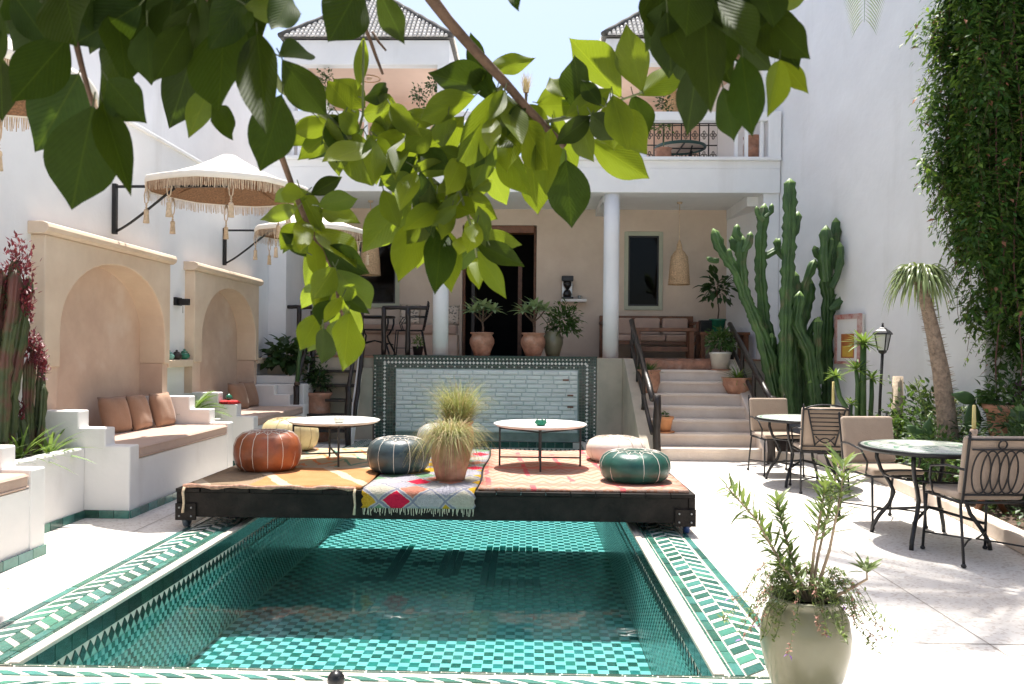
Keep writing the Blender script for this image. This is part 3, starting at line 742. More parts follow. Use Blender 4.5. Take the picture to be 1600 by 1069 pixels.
# ================================================================ STONE STAIRS
SX0, SX1, SY0 = 1.78, 3.23, 11.13
st = thing('stone_stairs', 'pale stone stairs with dark log handrails leading up to the terrace', 'stairs', ((SX0 + SX1)/2, SY0, 0))
run = (TY - .025 - SY0) / 8
for i in range(8):
    y0 = SY0 + i * run; z1 = (i + 1) * TZ / 8
    z0 = i * TZ / 8
    if i < 7:
        MB().box(SX0, y0, 0 if i == 0 else .0, SX1, y0 + run - .001, z1 - .04).build('riser', M['step'], st, W=True)
        MB().box(SX0 + .001, y0 - .02, z1 - .04, SX1 - .001, y0 + run - .021, z1).build('tread', M['step'], st, W=True, bevel=.008)
    else:
        MB().box(SX0, y0, 0, SX1, y0 + run - .001, z1 - .03).build('riser', M['terracotta'], st, W=True)
for x0, x1 in ((1.56, SX0 - .001), (SX1 + .001, 3.42)):
    b = MB(); b.prism([(SY0 - .12, 0), (TY - .025, 0), (TY - .025, TZ - .002), (13.1, TZ - .002), (SY0 - .12, .16)], 'x', x0, x1); b.build('parapet', M['step'] if x0 > 2 else M['concrete'], st, W=True, bevel=.012)
MB().box(1.135, TY - .16, 0, 1.559, TY - .004, TZ - .001).build('pier', M['concrete'], st, W=True, bevel=.01)
def logrun(b, pts, r):
    P = [Vector(p) for p in pts]; out = []; rs = []
    for i in range(len(P) - 1):
        for k in range(6):
            q = P[i].lerp(P[i+1], k / 6); out.append(q + Vector((rnd.uniform(-.006,.006), 0, rnd.uniform(-.006,.006)))); rs.append(r * rnd.uniform(.9, 1.12))
    out.append(P[-1]); rs.append(r); b.tube(out, rs, 8)
for x in (1.70, 3.32):
    nx_ = x
    b = MB(); logrun(b, [(nx_, SY0 - .14, .86), (nx_ - .0, 13.3, 2.02 if x < 2 else 1.98)], .042); b.build('handrail', M['wood_dark'], st, W=True)
    b = MB(); logrun(b, [(nx_, SY0 - .13, .40), (nx_, 13.3, 1.68)], .032); b.build('mid_rail', M['wood_dark'], st, W=True)
    b = MB(); logrun(b, [(nx_ + (.06 if x < 2 else 0), SY0 - .16, .0), (nx_ + (.06 if x < 2 else 0), SY0 - .16, .92)], .055); b.build('newel_post', M['wood_dark'], st, W=True)
    for yy in (11.85, 12.5, 13.15):
        k = (yy - SY0) / (13.3 - SY0); zb = .16 + (yy - SY0 + .12) / (13.1 - SY0 + .12) * (TZ - .16)
        b = MB(); logrun(b, [(nx_, yy, min(zb, TZ) - .005), (nx_, yy, .86 + 1.14 * k)], .032); b.build('post', M['wood_dark'], st, W=True)

# ================================================================ WOODEN STAIRS
wx0, wx1 = PY(478, 600, 13.0).x, PY(556, 600, 13.0).x
ws = thing('wooden_stairs', 'steep dark wooden stairs with white stringers up to the terrace', 'stairs', ((wx0 + wx1)/2, 12.6, 0))
nst = 6
for i in range(nst - 1):
    z = (i + 1) * TZ / nst; y = 12.62 + i * .15
    MB().box(wx0 + .035, y, z - .045, wx1 - .035, y + .24, z).build('tread', M['wood_dark'], ws, W=True, bevel=.006)
for x in (wx0, wx1):
    b = MB(); b.prism([(12.52, 0), (12.76, 0), (13.42, 1.22), (13.42, TZ - .004), (13.30, TZ - .004)], 'x', x - .03, x + .03); b.build('stringer', M['plaster2'], ws, W=True, bevel=.006)
    b = MB(); logrun(b, [(x - .0, 12.46, .0), (x - .0, 12.46, .93)], .05); b.build('newel_post', M['wood_dark'], ws, W=True)
    b = MB(); logrun(b, [(x, 12.44, .9), (x, 13.38, 2.1)], .035); b.build('handrail', M['wood_dark'], ws, W=True)
    b = MB(); logrun(b, [(x + .04, 12.75, .45), (x + .04, 13.36, 1.55)], .035); b.build('mid_rail', M['wood_dark'], ws, W=True)
    b = MB(); logrun(b, [(x, 13.39, 1.2), (x, 13.39, 2.15)], .045); b.build('top_post', M['wood_dark'], ws, W=True)
MB().box(-4.1, 13.35, 0, GX0 - .012, TY - .003, 1.2).build('riser_wall', M['concrete'], ws, W=True)

# terrace railing pieces
r = thing('terrace_railing', 'dark log railing on the terrace between wooden stairs and column', 'railing', (-2.3, 13.5, TZ))
xa, xb = PY(598, 480, 13.5).x, PY(668, 480, 13.5).x; zt = PY(630, 481, 13.5).z
b = MB(); logrun(b, [(xa, 13.5, zt), (xb, 13.5, zt)], .035); b.build('rail', M['wood_dark'], r, W=True)
for x in (xa + .02, (xa + xb)/2 + .05): b = MB(); logrun(b, [(x, 13.5, TZ), (x, 13.5, zt)], .042); b.build('post', M['wood_dark'], r, W=True)
r = thing('terrace_railing', 'short dark log railing on the terrace against the bench-side white wall', 'railing', (-3.8, 13.5, TZ))
xa, xb = -4.1, PY(478, 480, 13.5).x
b = MB(); logrun(b, [(xa, 13.5, zt), (xb + .1, 13.5, zt)], .035); b.build('rail', M['wood_dark'], r, W=True)
b = MB(); logrun(b, [(xa + .2, 13.5, TZ), (xa + .2, 13.5, zt)], .04); b.build('post', M['wood_dark'], r, W=True)

# ================================================================ RIGHT WALL
RA, RB = Vector((4.16, 13.5, 0)), Vector((5.24, 9.3, 0))
rw = thing('tall_courtyard_wall', 'tall blank white wall behind the columnar cactus', 'wall', tuple((RA + RB)/2))
dv = (RB - RA).normalized(); nv = Vector((-dv.y, dv.x, 0))
if nv.x < 0: nv = -nv
b = MB(); A2 = RA - dv * 4
pts = [A2, RB, RB + nv * .4, A2 + nv * .4]
b.prism([(p.x, p.y) for p in pts], 'z', 0, 9.5); b.build('wall', M['plaster'], rw, W=True, bevel=.02)
rw2 = thing('vine_wall', 'shaded beige-white wall section behind the hanging vine', 'wall', (6.4, 9.5, 0))
MB().box(5.26, 9.34, 0, 9.0, 9.74, 9.5).build('wall', M['plaster2'], rw2, W=True)
rw3 = thing('side_wall', 'white courtyard wall closing the garden bed to the side', 'wall', (8, 5, 0))
MB().box(7.6, -4, 0, 8.0, 9.33, 9.5).build('wall', M['plaster2'], rw3, W=True)
def onRW(px, py, off=0):   # where a pixel's ray meets the tall right wall
    d_ = ray(px, py); n = -nv
    t_ = (RA - CAM).dot(n) / d_.dot(n); return CAM + d_ * t_ + n * off
# garden bed
cpts = [(3.44, 11.25), (3.95, 11.02), (4.18, 10.43), (4.10, 9.2), (3.99, 8.05), (3.86, 7.0), (3.73, 6.09), (3.62, 5.2), (3.55, 3.5)]
gb = thing('garden_bed', 'garden bed edged by a low tan kerb below the tall wall and vine', 'garden bed', (4.5, 8.5, 0))
soilpoly = [(x + .1, y) for x, y in cpts] + [(7.5, 3.5), (7.5, 9.3), (5.2, 9.3), (4.2, 13.3), (3.46, 13.3)]
MB().prism(soilpoly, 'z', .001, .07).build('soil', M['soil'], gb, W=True)
km = M['step']
for i in range(len(cpts) - 1):
    a, c = Vector((*cpts[i], 0)), Vector((*cpts[i+1], 0)); n = (c - a).cross(Vector((0,0,1))).normalized() * -.14
    if n.x < 0: n = -n
    q = [a, c, c + n, a + n]; b = MB(); b.prism([(p.x, p.y) for p in q], 'z', 0, .125 + .002 * (i % 2)); b.build('kerb', km, gb, W=True, bevel=.012)
# ================================================================ ROLLING DECK
DX0, DX1, DY0, DY1, DZ = -2.92, 1.38, 6.60, 9.30, .34
dk = thing('rolling_deck', 'black wooden deck on wheels rolled across the middle of the pool', 'deck', ((DX0 + DX1)/2, (DY0 + DY1)/2, 0))
npk = 21; pw = (DX1 - DX0) / npk
for i in range(npk):
    x = DX0 + i * pw; dy = rnd.uniform(-.012, .012)
    MB().box(x + .003, DY0 - .015 + dy, DZ - .032 + rnd.uniform(-.002, .002), x + pw - .003, DY1 + dy, DZ).build('plank', M['wood_deck'], dk, W=True, bevel=.003)
for y in (DY0, DY1 - .06, (DY0 + DY1)/2): MB().box(DX0 + .06, y, .10, DX1 - .06, y + .06, DZ - .036).build('beam', M['wood_deck'], dk, W=True, bevel=.004)
for x in (DX0, DX1 - .055): MB().box(x, DY0 + .0, .10, x + .055, DY1, DZ - .036).build('beam', M['wood_deck'], dk, W=True, bevel=.004)
for x in (-1.8, -.75, .3): MB().box(x, DY0 + .061, .16, x + .06, DY1 - .061, DZ - .037).build('joist', M['wood_deck'], dk, W=True)
for sx, x in ((1, DX0), (-1, DX1)):
    for sy, y in ((1, DY0), (-1, DY1)):
        xi, yi = x + sx * .01, y
        blk = MB(); x0, x1 = sorted((xi - sx * .012, xi + sx * .16)); y0, y1 = sorted((y - sy * .022, y - sy * .001))
        blk.box(x0, y0, .075, x1, y1, .215); bo = blk.build('corner_bracket', M['wood_deck'], dk, W=True, bevel=.003)
        for k in (0, 1):
            for z in (.11, .18): MB().lathe([(.008,0),(.008,.006),(.001,.008)], 8, M=T((x0 + .035 + .1 * k, y0, z)) @ Matrix.Rotation(R(90), 4, 'X')).build('bolt', M['steel'], bo, W=True)
        cx, cy = x + sx * .06, y + sy * .07
        cf = MB(); cf.box(cx - .032, cy - .03, .055, cx - .026, cy + .03, .16); cf.box(cx + .026, cy - .03, .055, cx + .032, cy + .03, .16); cf.box(cx - .04, cy - .04, .161, cx + .04, cy + .04, .17)
        co = cf.build('caster', M['iron'], dk, W=True)
        MB().lathe([(.012,-.02),(.05,-.02),(.058,-.012),(.058,.012),(.05,.02),(.012,.02)], 20, M=T((cx, cy, .072 - .013)) @ Matrix.Rotation(R(90), 4, 'Y')).build('wheel', M['rubber'] if sx < 0 else M['bluewheel'], co, W=True)

# ---- rugs
def ramp_mat(name, build):
    m, t_, p = newmat(name); p.inputs['Roughness'].default_value = .95; p.inputs['Specular IOR Level'].default_value = .1
    N = t_.nodes; L = t_.links; tc = N.new('ShaderNodeTexCoord'); out = build(N, L, tc.outputs['Object']); L.new(out, p.inputs['Base Color'])
    nz = N.new('ShaderNodeTexNoise'); nz.inputs['Scale'].default_value = 90; nz.inputs['Detail'].default_value = 3; L.new(tc.outputs['Object'], nz.inputs['Vector'])
    bp = N.new('ShaderNodeBump'); bp.inputs['Strength'].default_value = .8; bp.inputs['Distance'].default_value = .012; L.new(nz.outputs[0], bp.inputs['Height']); L.new(bp.outputs[0], p.inputs['Normal'])
    return m
def mixn(N, L, f, a, b_, blend='MIX'):
    mx = N.new('ShaderNodeMixRGB'); mx.blend_type = blend
    for i, q in enumerate((f, a, b_)):
        if isinstance(q, (int, float)): mx.inputs[i].default_value = q
        elif isinstance(q, tuple): mx.inputs[i].default_value = (*q, 1)
        else: L.new(q, mx.inputs[i])
    return mx.outputs[0]
def mth(N, L, op, a, b_=None):
    m = N.new('ShaderNodeMath'); m.operation = op
    for i, q in enumerate((a, b_)):
        if q is None: continue
        if isinstance(q, (int, float)): m.inputs[i].default_value = q
        else: L.new(q, m.inputs[i])
    return m.outputs[0]
def noise(N, L, v, s, d=4): n = N.new('ShaderNodeTexNoise'); n.inputs['Scale'].default_value = s; n.inputs['Detail'].default_value = d; L.new(v, n.inputs['Vector']); return n
def wobble(N, L, v, s, amt):
    n = noise(N, L, v, s); sub = N.new('ShaderNodeVectorMath'); sub.operation = 'SUBTRACT'; L.new(n.outputs['Color'], sub.inputs[0]); sub.inputs[1].default_value = (.5,.5,.5)
    sc = N.new('ShaderNodeVectorMath'); sc.operation = 'SCALE'; sc.inputs['Scale'].default_value = amt; L.new(sub.outputs[0], sc.inputs[0])
    ad = N.new('ShaderNodeVectorMath'); ad.operation = 'ADD'; L.new(v, ad.inputs[0]); L.new(sc.outputs[0], ad.inputs[1]); return ad.outputs[0]
def rug_orange(N, L, v):
    v = wobble(N, L, v, 5, .10); sp = N.new('ShaderNodeSeparateXYZ'); L.new(v, sp.inputs[0]); x, y = sp.outputs[0], sp.outputs[1]
    # local x from 0 (left) to 1.5, y from 0 (front) to 2.6
    nz = noise(N, L, v, 7)
    tan_ = mixn(N, L, nz.outputs[0], (.19,.13,.08), (.33,.25,.17))
    orange = mixn(N, L, nz.outputs[0], (.38,.155,.060), (.47,.25,.115))
    cream = mixn(N, L, nz.outputs[0], (.36,.29,.20), (.50,.43,.32))
    cut = mth(N, L, 'GREATER_THAN', x, .52)
    c = mixn(N, L, cut, tan_, orange)
    c = mixn(N, L, mth(N, L, 'MULTIPLY', mth(N, L, 'GREATER_THAN', mth(N, L, 'SINE', mth(N, L, 'MULTIPLY', mth(N, L, 'ADD', x, mth(N, L, 'MULTIPLY', y, .6)), 9)), .88), .7), c, (.55,.46,.34))
    c = mixn(N, L, mth(N, L, 'GREATER_THAN', y, 1.05), c, cream)
    # muted green and rust figures in the cream part
    zig = mth(N, L, 'SINE', mth(N, L, 'ADD', mth(N, L, 'MULTIPLY', y, 16), mth(N, L, 'MULTIPLY', mth(N, L, 'PINGPONG', x, .16), 40)))
    f = mth(N, L, 'MULTIPLY', mth(N, L, 'GREATER_THAN', zig, .72), mth(N, L, 'GREATER_THAN', y, 1.15))
    c = mixn(N, L, f, c, mixn(N, L, mth(N, L, 'GREATER_THAN', noise(N, L, v, 2.2).outputs[0], .5), (.14,.26,.20), (.58,.22,.10)))
    return c
def rug_lozenge(N, L, v):
    v = wobble(N, L, v, 9, .06); sp = N.new('ShaderNodeSeparateXYZ'); L.new(v, sp.inputs[0]); x = sp.outputs[0]; y = mth(N, L, 'ADD', sp.outputs[1], mth(N, L, 'MULTIPLY', sp.outputs[2], 1.3))
    u = mth(N, L, 'ADD', mth(N, L, 'MULTIPLY', x, 3.6), mth(N, L, 'MULTIPLY', y, 2.9)); w_ = mth(N, L, 'SUBTRACT', mth(N, L, 'MULTIPLY', x, 3.6), mth(N, L, 'MULTIPLY', y, 2.9))
    cx, cy = mth(N, L, 'FLOOR', u), mth(N, L, 'FLOOR', w_)
    cb = N.new('ShaderNodeCombineXYZ'); L.new(cx, cb.inputs[0]); L.new(cy, cb.inputs[1])
    wn = N.new('ShaderNodeTexWhiteNoise'); wn.noise_dimensions = '2D'; L.new(cb.outputs[0], wn.inputs['Vector'])
    r_ = N.new('ShaderNodeValToRGB'); r_.color_ramp.interpolation = 'CONSTANT'; e = r_.color_ramp.elements
    cols = [(0,(.60,.02,.06)),(.16,(.16,.28,.17)),(.32,(.58,.34,.03)),(.46,(.42,.40,.40)),(.60,(.50,.20,.14)),(.74,(.45,.42,.34)),(.88,(.34,.33,.38))]
    e[0].position = 0; e[0].color = (*cols[0][1], 1)
    e[1].position = cols[1][0]; e[1].color = (*cols[1][1], 1)
    for p_, c_ in cols[2:]: q = e.new(p_); q.color = (*c_, 1)
    L.new(wn.outputs[0], r_.inputs[0])
    fu, fw_ = mth(N, L, 'FRACT', u), mth(N, L, 'FRACT', w_)
    du = mth(N, L, 'ABSOLUTE', mth(N, L, 'SUBTRACT', fu, .5)); dw = mth(N, L, 'ABSOLUTE', mth(N, L, 'SUBTRACT', fw_, .5)); mxx = mth(N, L, 'MAXIMUM', du, dw)
    c = mixn(N, L, mth(N, L, 'GREATER_THAN', mxx, .40), r_.outputs[0], (.46,.43,.40))
    c = mixn(N, L, mth(N, L, 'MULTIPLY', mth(N, L, 'GREATER_THAN', mxx, .455), .75), c, (.15,.17,.26))
    nz = noise(N, L, v, 40); return mixn(N, L, .55, c, mixn(N, L, nz.outputs[0], (.25,.25,.25), (1,1,1)), 'MULTIPLY')
def rug_kilim(N, L, v):
    v = wobble(N, L, v, 8, .05); sp = N.new('ShaderNodeSeparateXYZ'); L.new(v, sp.inputs[0]); x, y = sp.outputs[0], sp.outputs[1]
    nz = noise(N, L, v, 30)
    c = mixn(N, L, nz.outputs[0], (.36,.20,.15), (.52,.39,.32))
    zz = mth(N, L, 'SINE', mth(N, L, 'ADD', mth(N, L, 'MULTIPLY', y, 34), mth(N, L, 'MULTIPLY', mth(N, L, 'PINGPONG', x, .09), 60)))
    c = mixn(N, L, mth(N, L, 'MULTIPLY', mth(N, L, 'GREATER_THAN', zz, .55), .55), c, (.40,.15,.08))
    st_ = mth(N, L, 'GREATER_THAN', mth(N, L, 'SINE', mth(N, L, 'ADD', mth(N, L, 'MULTIPLY', x, 17), mth(N, L, 'MULTIPLY', y, 1.2))), .93)
    c = mixn(N, L, mth(N, L, 'MULTIPLY', st_, mth(N, L, 'MULTIPLY', mth(N, L, 'GREATER_THAN', noise(N, L, v, 3.1).outputs[0], .5), .8)), c, (.66,.08,.11))
    st2 = mth(N, L, 'GREATER_THAN', mth(N, L, 'SINE', mth(N, L, 'MULTIPLY', y, 6.5)), .90)
    c = mixn(N, L, mth(N, L, 'MULTIPLY', st2, .6), c, (.62,.16,.12))
    return mixn(N, L, mth(N, L, 'MULTIPLY', mth(N, L, 'GREATER_THAN', nz.outputs[0], .62), .5), c, (.50,.24,.10))
def rug(name, x0, x1, y0, y1, mt, label, drape=0, fringe=False):
    z = DZ + .004; root = thing(name, label, 'rug', (x0, y0, z)); nx_, ny_ = 16, 26
    prof = [((y1 - y0) * (1 - j / ny_), 0.) for j in range(ny_ + 1)]
    if drape:
        prof = [(max(.0, q[0]), 0.) for q in prof[:-1]] + [(-.01, .0), (-.034, -.006), (-.044, -.025)] + [(-.046 - .004 * k, -.025 - drape * k / 5) for k in range(1, 6)]
    b = MB(); v = []; f = []; m_ = len(prof); hgt = .014
    for lay in (0, 1):
        for (yy, zz) in prof:
            for i in range(nx_ + 1):
                u = i / nx_; wv = .006 * math.sin(9*u + 3*yy) + .005 * math.sin(5*yy + 1)
                off = hgt if lay else 0
                if zz < -.004: v.append((u * (x1-x0) + .01*math.sin(5*zz*20), yy - off, zz + .0))
                else: v.append((u * (x1 - x0) + .012 * math.sin(4 * yy), yy + .01 * math.sin(11*u) * (yy > .05), zz + off + (abs(wv) if lay else 0)))
    def I(l, j, i): return l * m_ * (nx_ + 1) + j * (nx_ + 1) + i
    for j in range(m_ - 1):
        for i in range(nx_): f += [(I(1,j,i), I(1,j+1,i), I(1,j+1,i+1), I(1,j,i+1)), (I(0,j,i), I(0,j,i+1), I(0,j+1,i+1), I(0,j+1,i))]
        f += [(I(0,j,0), I(0,j+1,0), I(1,j+1,0), I(1,j,0)), (I(0,j,nx_), I(1,j,nx_), I(1,j+1,nx_), I(0,j+1,nx_))]
    for i in range(nx_): f += [(I(0,0,i), I(1,0,i), I(1,0,i+1), I(0,0,i+1)), (I(0,m_-1,i), I(0,m_-1,i+1), I(1,m_-1,i+1), I(1,m_-1,i))]
    b.add(v, f, 0, True); b.build('pile', mt, root)
    if fringe:
        b = MB(); y_, z_ = prof[-1]; n = int((x1 - x0) / .013)
        for i in range(n):
            x = (i + rnd.random()) / n * (x1 - x0); l = rnd.uniform(.025, .065); dx = rnd.uniform(-.014, .014)
            b.tube([(x, y_ - .008, z_ + .004), (x + dx * .5, y_ - .012, z_ - l * .5), (x + dx, y_ - .010 + rnd.uniform(-.006,.004), z_ - l)], .0028, 4, caps=False)
        o = b.build('fringe', mat('rug_fringe', (.60,.56,.42), .95, .2, 9), root, recalc=False)
    return root
ro = rug('tan_orange_rug', -2.86, -1.38, DY0 + .0, 9.24, ramp_mat('orange_rug', rug_orange), 'tan and orange wool rug under the brown leather pouf')
b = MB(); b.tube([(0 + i * .06, -.012 + .008 * math.sin(i * 1.3), .012 + .006 * math.sin(i)) for i in range(25)], [.016 + .005 * math.sin(i * 1.7) for i in range(25)], 8)
b.build('rolled_edge', mat('rolled_edge', (.42,.24,.17), .95, .4, 30, 1, 60), ro)
for x in (.02, 1.44):
    b = MB(); b.tube([(x, -.035, .01), (x - .005, -.05, -.03), (x + .004, -.052, -.12), (x - .004, -.052, -.2)], [.010, .011, .009, .012], 6); b.build('tassel', M['jute'], ro)
rug('lozenge_rug', -1.355, -.43, DY0, 9.22, ramp_mat('lozenge_rug', rug_lozenge), 'shaggy rug of coloured lozenges hanging fringed over the deck edge', .11, True)
rug('kilim_rug', -.41, 1.33, DY0 + .02, 9.22, ramp_mat('kilim_rug', rug_kilim), 'flat beige kilim with red stripes under the green pouf')
RZ = DZ + .024

# ---- poufs
def pouf(px, yc, rad, h, mc, sc, label, panels=12, zb=RZ, rot=0):
    x = PZ(px, 700, .3).x * 0 + PY(px, 700, yc).x
    root = thing('leather_pouf', label, 'pouf', (x, yc, zb), rot, 'round leather poufs')
    prof = [(.001,.0),(.55,.0),(.80,.03),(.93,.16),(1.0,.42),(.985,.62),(.90,.82),(.74,.935),(.5,.985),(.25,1.0),(.001,1.0)]
    ps = [(r_ * rad, z * h) for r_, z in prof]
    fn = lambda a, z: 1 - .013 * abs(math.cos(a * panels / 2)) ** 6 * (1 if 0.05 < z/h < .97 else 0) + .014 * math.sin(a * 2 + px) + .010 * math.sin(a * 3 + 9 * z)
    b = MB(); b.lathe(ps, panels * 6, fn=fn); b.build('cover', mc, root)
    b = MB(); sr = .0030
    for k in range(panels):
        a = math.pi * (2 * k + 0) / panels * 1.0
        b.tube([(math.cos(a) * (r_ * rad * .988 + .001), math.sin(a) * (r_ * rad * .988 + .001), z * h + (.002 if z > .9 else 0)) for r_, z in prof[2:9]], sr, 5)
        # star on top: zig between rings
        a2 = a + math.pi / panels; a3 = a + 2 * math.pi / panels
        p = lambda an, q, zz: (math.cos(an) * q * rad, math.sin(an) * q * rad, zz * h + .003)
        b.tube([p(a, .74, .93), p(a2, .52, .985), p(a3, .74, .93)], sr, 5); b.tube([p(a2, .52, .985), p(a2, .30, 1.0)], sr, 5)
        b.tube([p(a2, .30, 1.0), p(a2 + 2 * math.pi / panels, .30, 1.0)], sr, 5)
    b.build('stitching', sc, root, recalc=False)
    return root
leather = lambda n, c, v=.3: mat(n, c, .38, v, 6, .7, 9, coat=.12)
stw = mat('white_thread', (.72,.66,.58), .8, .1, 9)
pouf(418, 7.52, .315, .37, leather('tan_leather', (.27,.075,.026)), stw, 'tan brown leather pouf with white stitching', 14, rot=.1)
pouf(453, 9.02, .315, .36, leather('gold_leather', (.66,.55,.30), .15), mat('tan_thread', (.5,.4,.24), .8), 'metallic gold and cream pouf behind a tray table', 14)
pouf(623, 7.50, .295, .32, leather('slate_leather', (.035,.060,.068)), stw, 'dark slate blue leather pouf beside the grass pot', 12)
pouf(962, 8.45, .315, .25, leather('cream_leather', (.74,.66,.58), .05), mat('beige_thread', (.55,.46,.38), .8), 'low cream white pouf near the stone stairs', 12)
pouf(992, 7.12, .318, .27, leather('green_leather', (.012,.075,.055)), stw, 'flattened dark green leather pouf at the deck corner', 13)
pouf(690, 8.88, .28, .32, leather('grey_leather', (.30,.33,.33)), stw, 'grey pouf standing behind the two grass pots')

# ---- tray tables
def tray(px, yc, rot, label):
    x = PY(px, 660, yc).x; zt = .772
    root = thing('tray_table', label, 'table', (x, yc, RZ), rot); h = zt - RZ; r0 = .46
    MB().lathe([(.001, h - .012), (r0 - .04, h - .012), (r0 - .015, h - .004), (r0, h + .010), (r0 + .004, h + .014), (r0 - .002, h + .017), (r0 - .018, h + .004), (r0 - .04, h - .004), (.30, h - .004), (.295, h - .001), (.28, h - .004), (.001, h - .004)], 56).build('tray', M['white_metal'], root)
    q = .40
    P = [(q, 0), (0, q), (-q, 0), (0, -q)]
    for (a, c) in P: MB().bar((a, c, 0), (a, c, h - .013), .018).build('leg', M['iron'], root)
    b = MB(); 
    for i in range(4): b.bar((*P[i], h - .035), (*P[(i+1) % 4], h - .035), .012, .014)
    b.build('top_frame', M['iron'], root)
    b = MB(); b.bar((q, 0, .085), (-q, 0, .085), .014); b.bar((0, q, .10), (0, -q, .10), .014); b.build('cross_stretcher', M['iron'], root)
    return root, zt
_, zt = tray(844, 7.95, 0, 'white round tray table with a green ashtray')
tray(522, 8.1, .35, 'white round tray table with a white ashtray')
def ashtray(px, yc, m, label, z=.772 - .0035):
    x = PY(px, 660, yc).x; root = thing('ashtray', label, 'ashtray', (x, yc, z))
    MB().lathe([(.001,0),(.035,0),(.062,.025),(.055,.052),(.04,.056),(.036,.05),(.046,.028),(.03,.012),(.001,.012)], 10, smooth=False).build('bowl', m, root)
    b = MB()
    for k in range(5): a = k * 2 * math.pi / 5; b.lathe([(.007,0),(.008,.01),(.001,.012)], 6, (.046 * math.cos(a), .046 * math.sin(a), .0535))
    b.build('rest', m, root)
ashtray(530, 7.95, M['glaze_white'], 'white faceted ashtray on the tray table')
ashtray(845, 7.9, M['glaze_green'], 'green faceted ashtray on the tray table')

# ---- grass pots
def grassclump(name, root, n, h, spread, z0, mts, r0=.06, w_=.0035, droop=.6):
    for mt, frac in mts:
        b = MB()
        for i in range(int(n * frac)):
            a = rnd.uniform(0, 2*math.pi); r_ = r0 * math.sqrt(rnd.random()); out = spread * rnd.uniform(.1, 1.15) * (1.25 if rnd.random() < .15 else 1); hh = h * rnd.uniform(.4, 1.12)
            p0 = Vector((r_ * math.cos(a), r_ * math.sin(a), z0)); d_ = Vector((math.cos(a + rnd.uniform(-.5,.5)), math.sin(a + rnd.uniform(-.5,.5)), 0))
            s_ = Vector((-d_.y, d_.x, 0)) * w_; v = []; m_ = 5; dr = droop * rnd.uniform(.5, 1.35); bend = Vector((rnd.gauss(0,.04), rnd.gauss(0,.04), 0))
            for k in range(m_ + 1):
                u = k / m_; p = p0 + d_ * out * u ** 1.5 + Vector((0, 0, hh * (u - dr * u ** 2.6))) + bend * (u * u); ww = s_ * (1 - u * .85)
                v += [p - ww, p + ww]
            b.add(v, [(2*k, 2*k+1, 2*k+3, 2*k+2) for k in range(m_)], 0, True)
        b.build(name, mt, root, recalc=False)
def vase(root, prof, m, name='pot', soil=None, n=28, fn=None):
    b = MB(); b.lathe(prof, n, fn=fn, caps=False); o = b.build(name, m, root)
    rt = prof[-1]
    if soil: MB().lathe([(.001, soil[1]), (soil[0], soil[1])], 18).build('soil', M['soil'], root)
    return o
def openpot(r0, rm, r1, h, zm=.45, lip=.02, th=.015):
    return [(.001, 0), (r0, 0), (r0 * .6 + rm * .4, h * zm * .4), (rm, h * zm), (rm * .93 + r1*.07, h * .72), (r1, h * .9), (r1 + lip, h * .95), (r1 + lip, h), (r1 - th + lip*.5, h), (r1 - th, h * .85), (r1 - th, h * .80)]
x = PY(704, 720, 7.05).x
gp = thing('grass_pot', 'tall terracotta pot with a dry drooping grass tuft near the deck edge', 'potted plant', (x, 7.05, RZ))
vase(gp, openpot(.125, .17, .145, .39), M['terracotta'], soil=(.13, .31))
grassclump('grass', gp, 1900, .52, .27, .30, ((M['grass'], .55), (M['grassdry'], .45)), .12, .0026, 1.15)
x = PY(703, 700, 8.2).x
gp = thing('grass_pot', 'terracotta pot with an upright green grass tuft, behind the dry grass pot', 'potted plant', (x + .08, 8.2, RZ))
vase(gp, openpot(.12, .165, .14, .42), M['terracotta'], soil=(.13, .33))
grassclump('grass', gp, 1500, .74, .36, .32, ((M['grass'], .8), (M['grassdry'], .2)), .10, .0028, .50)

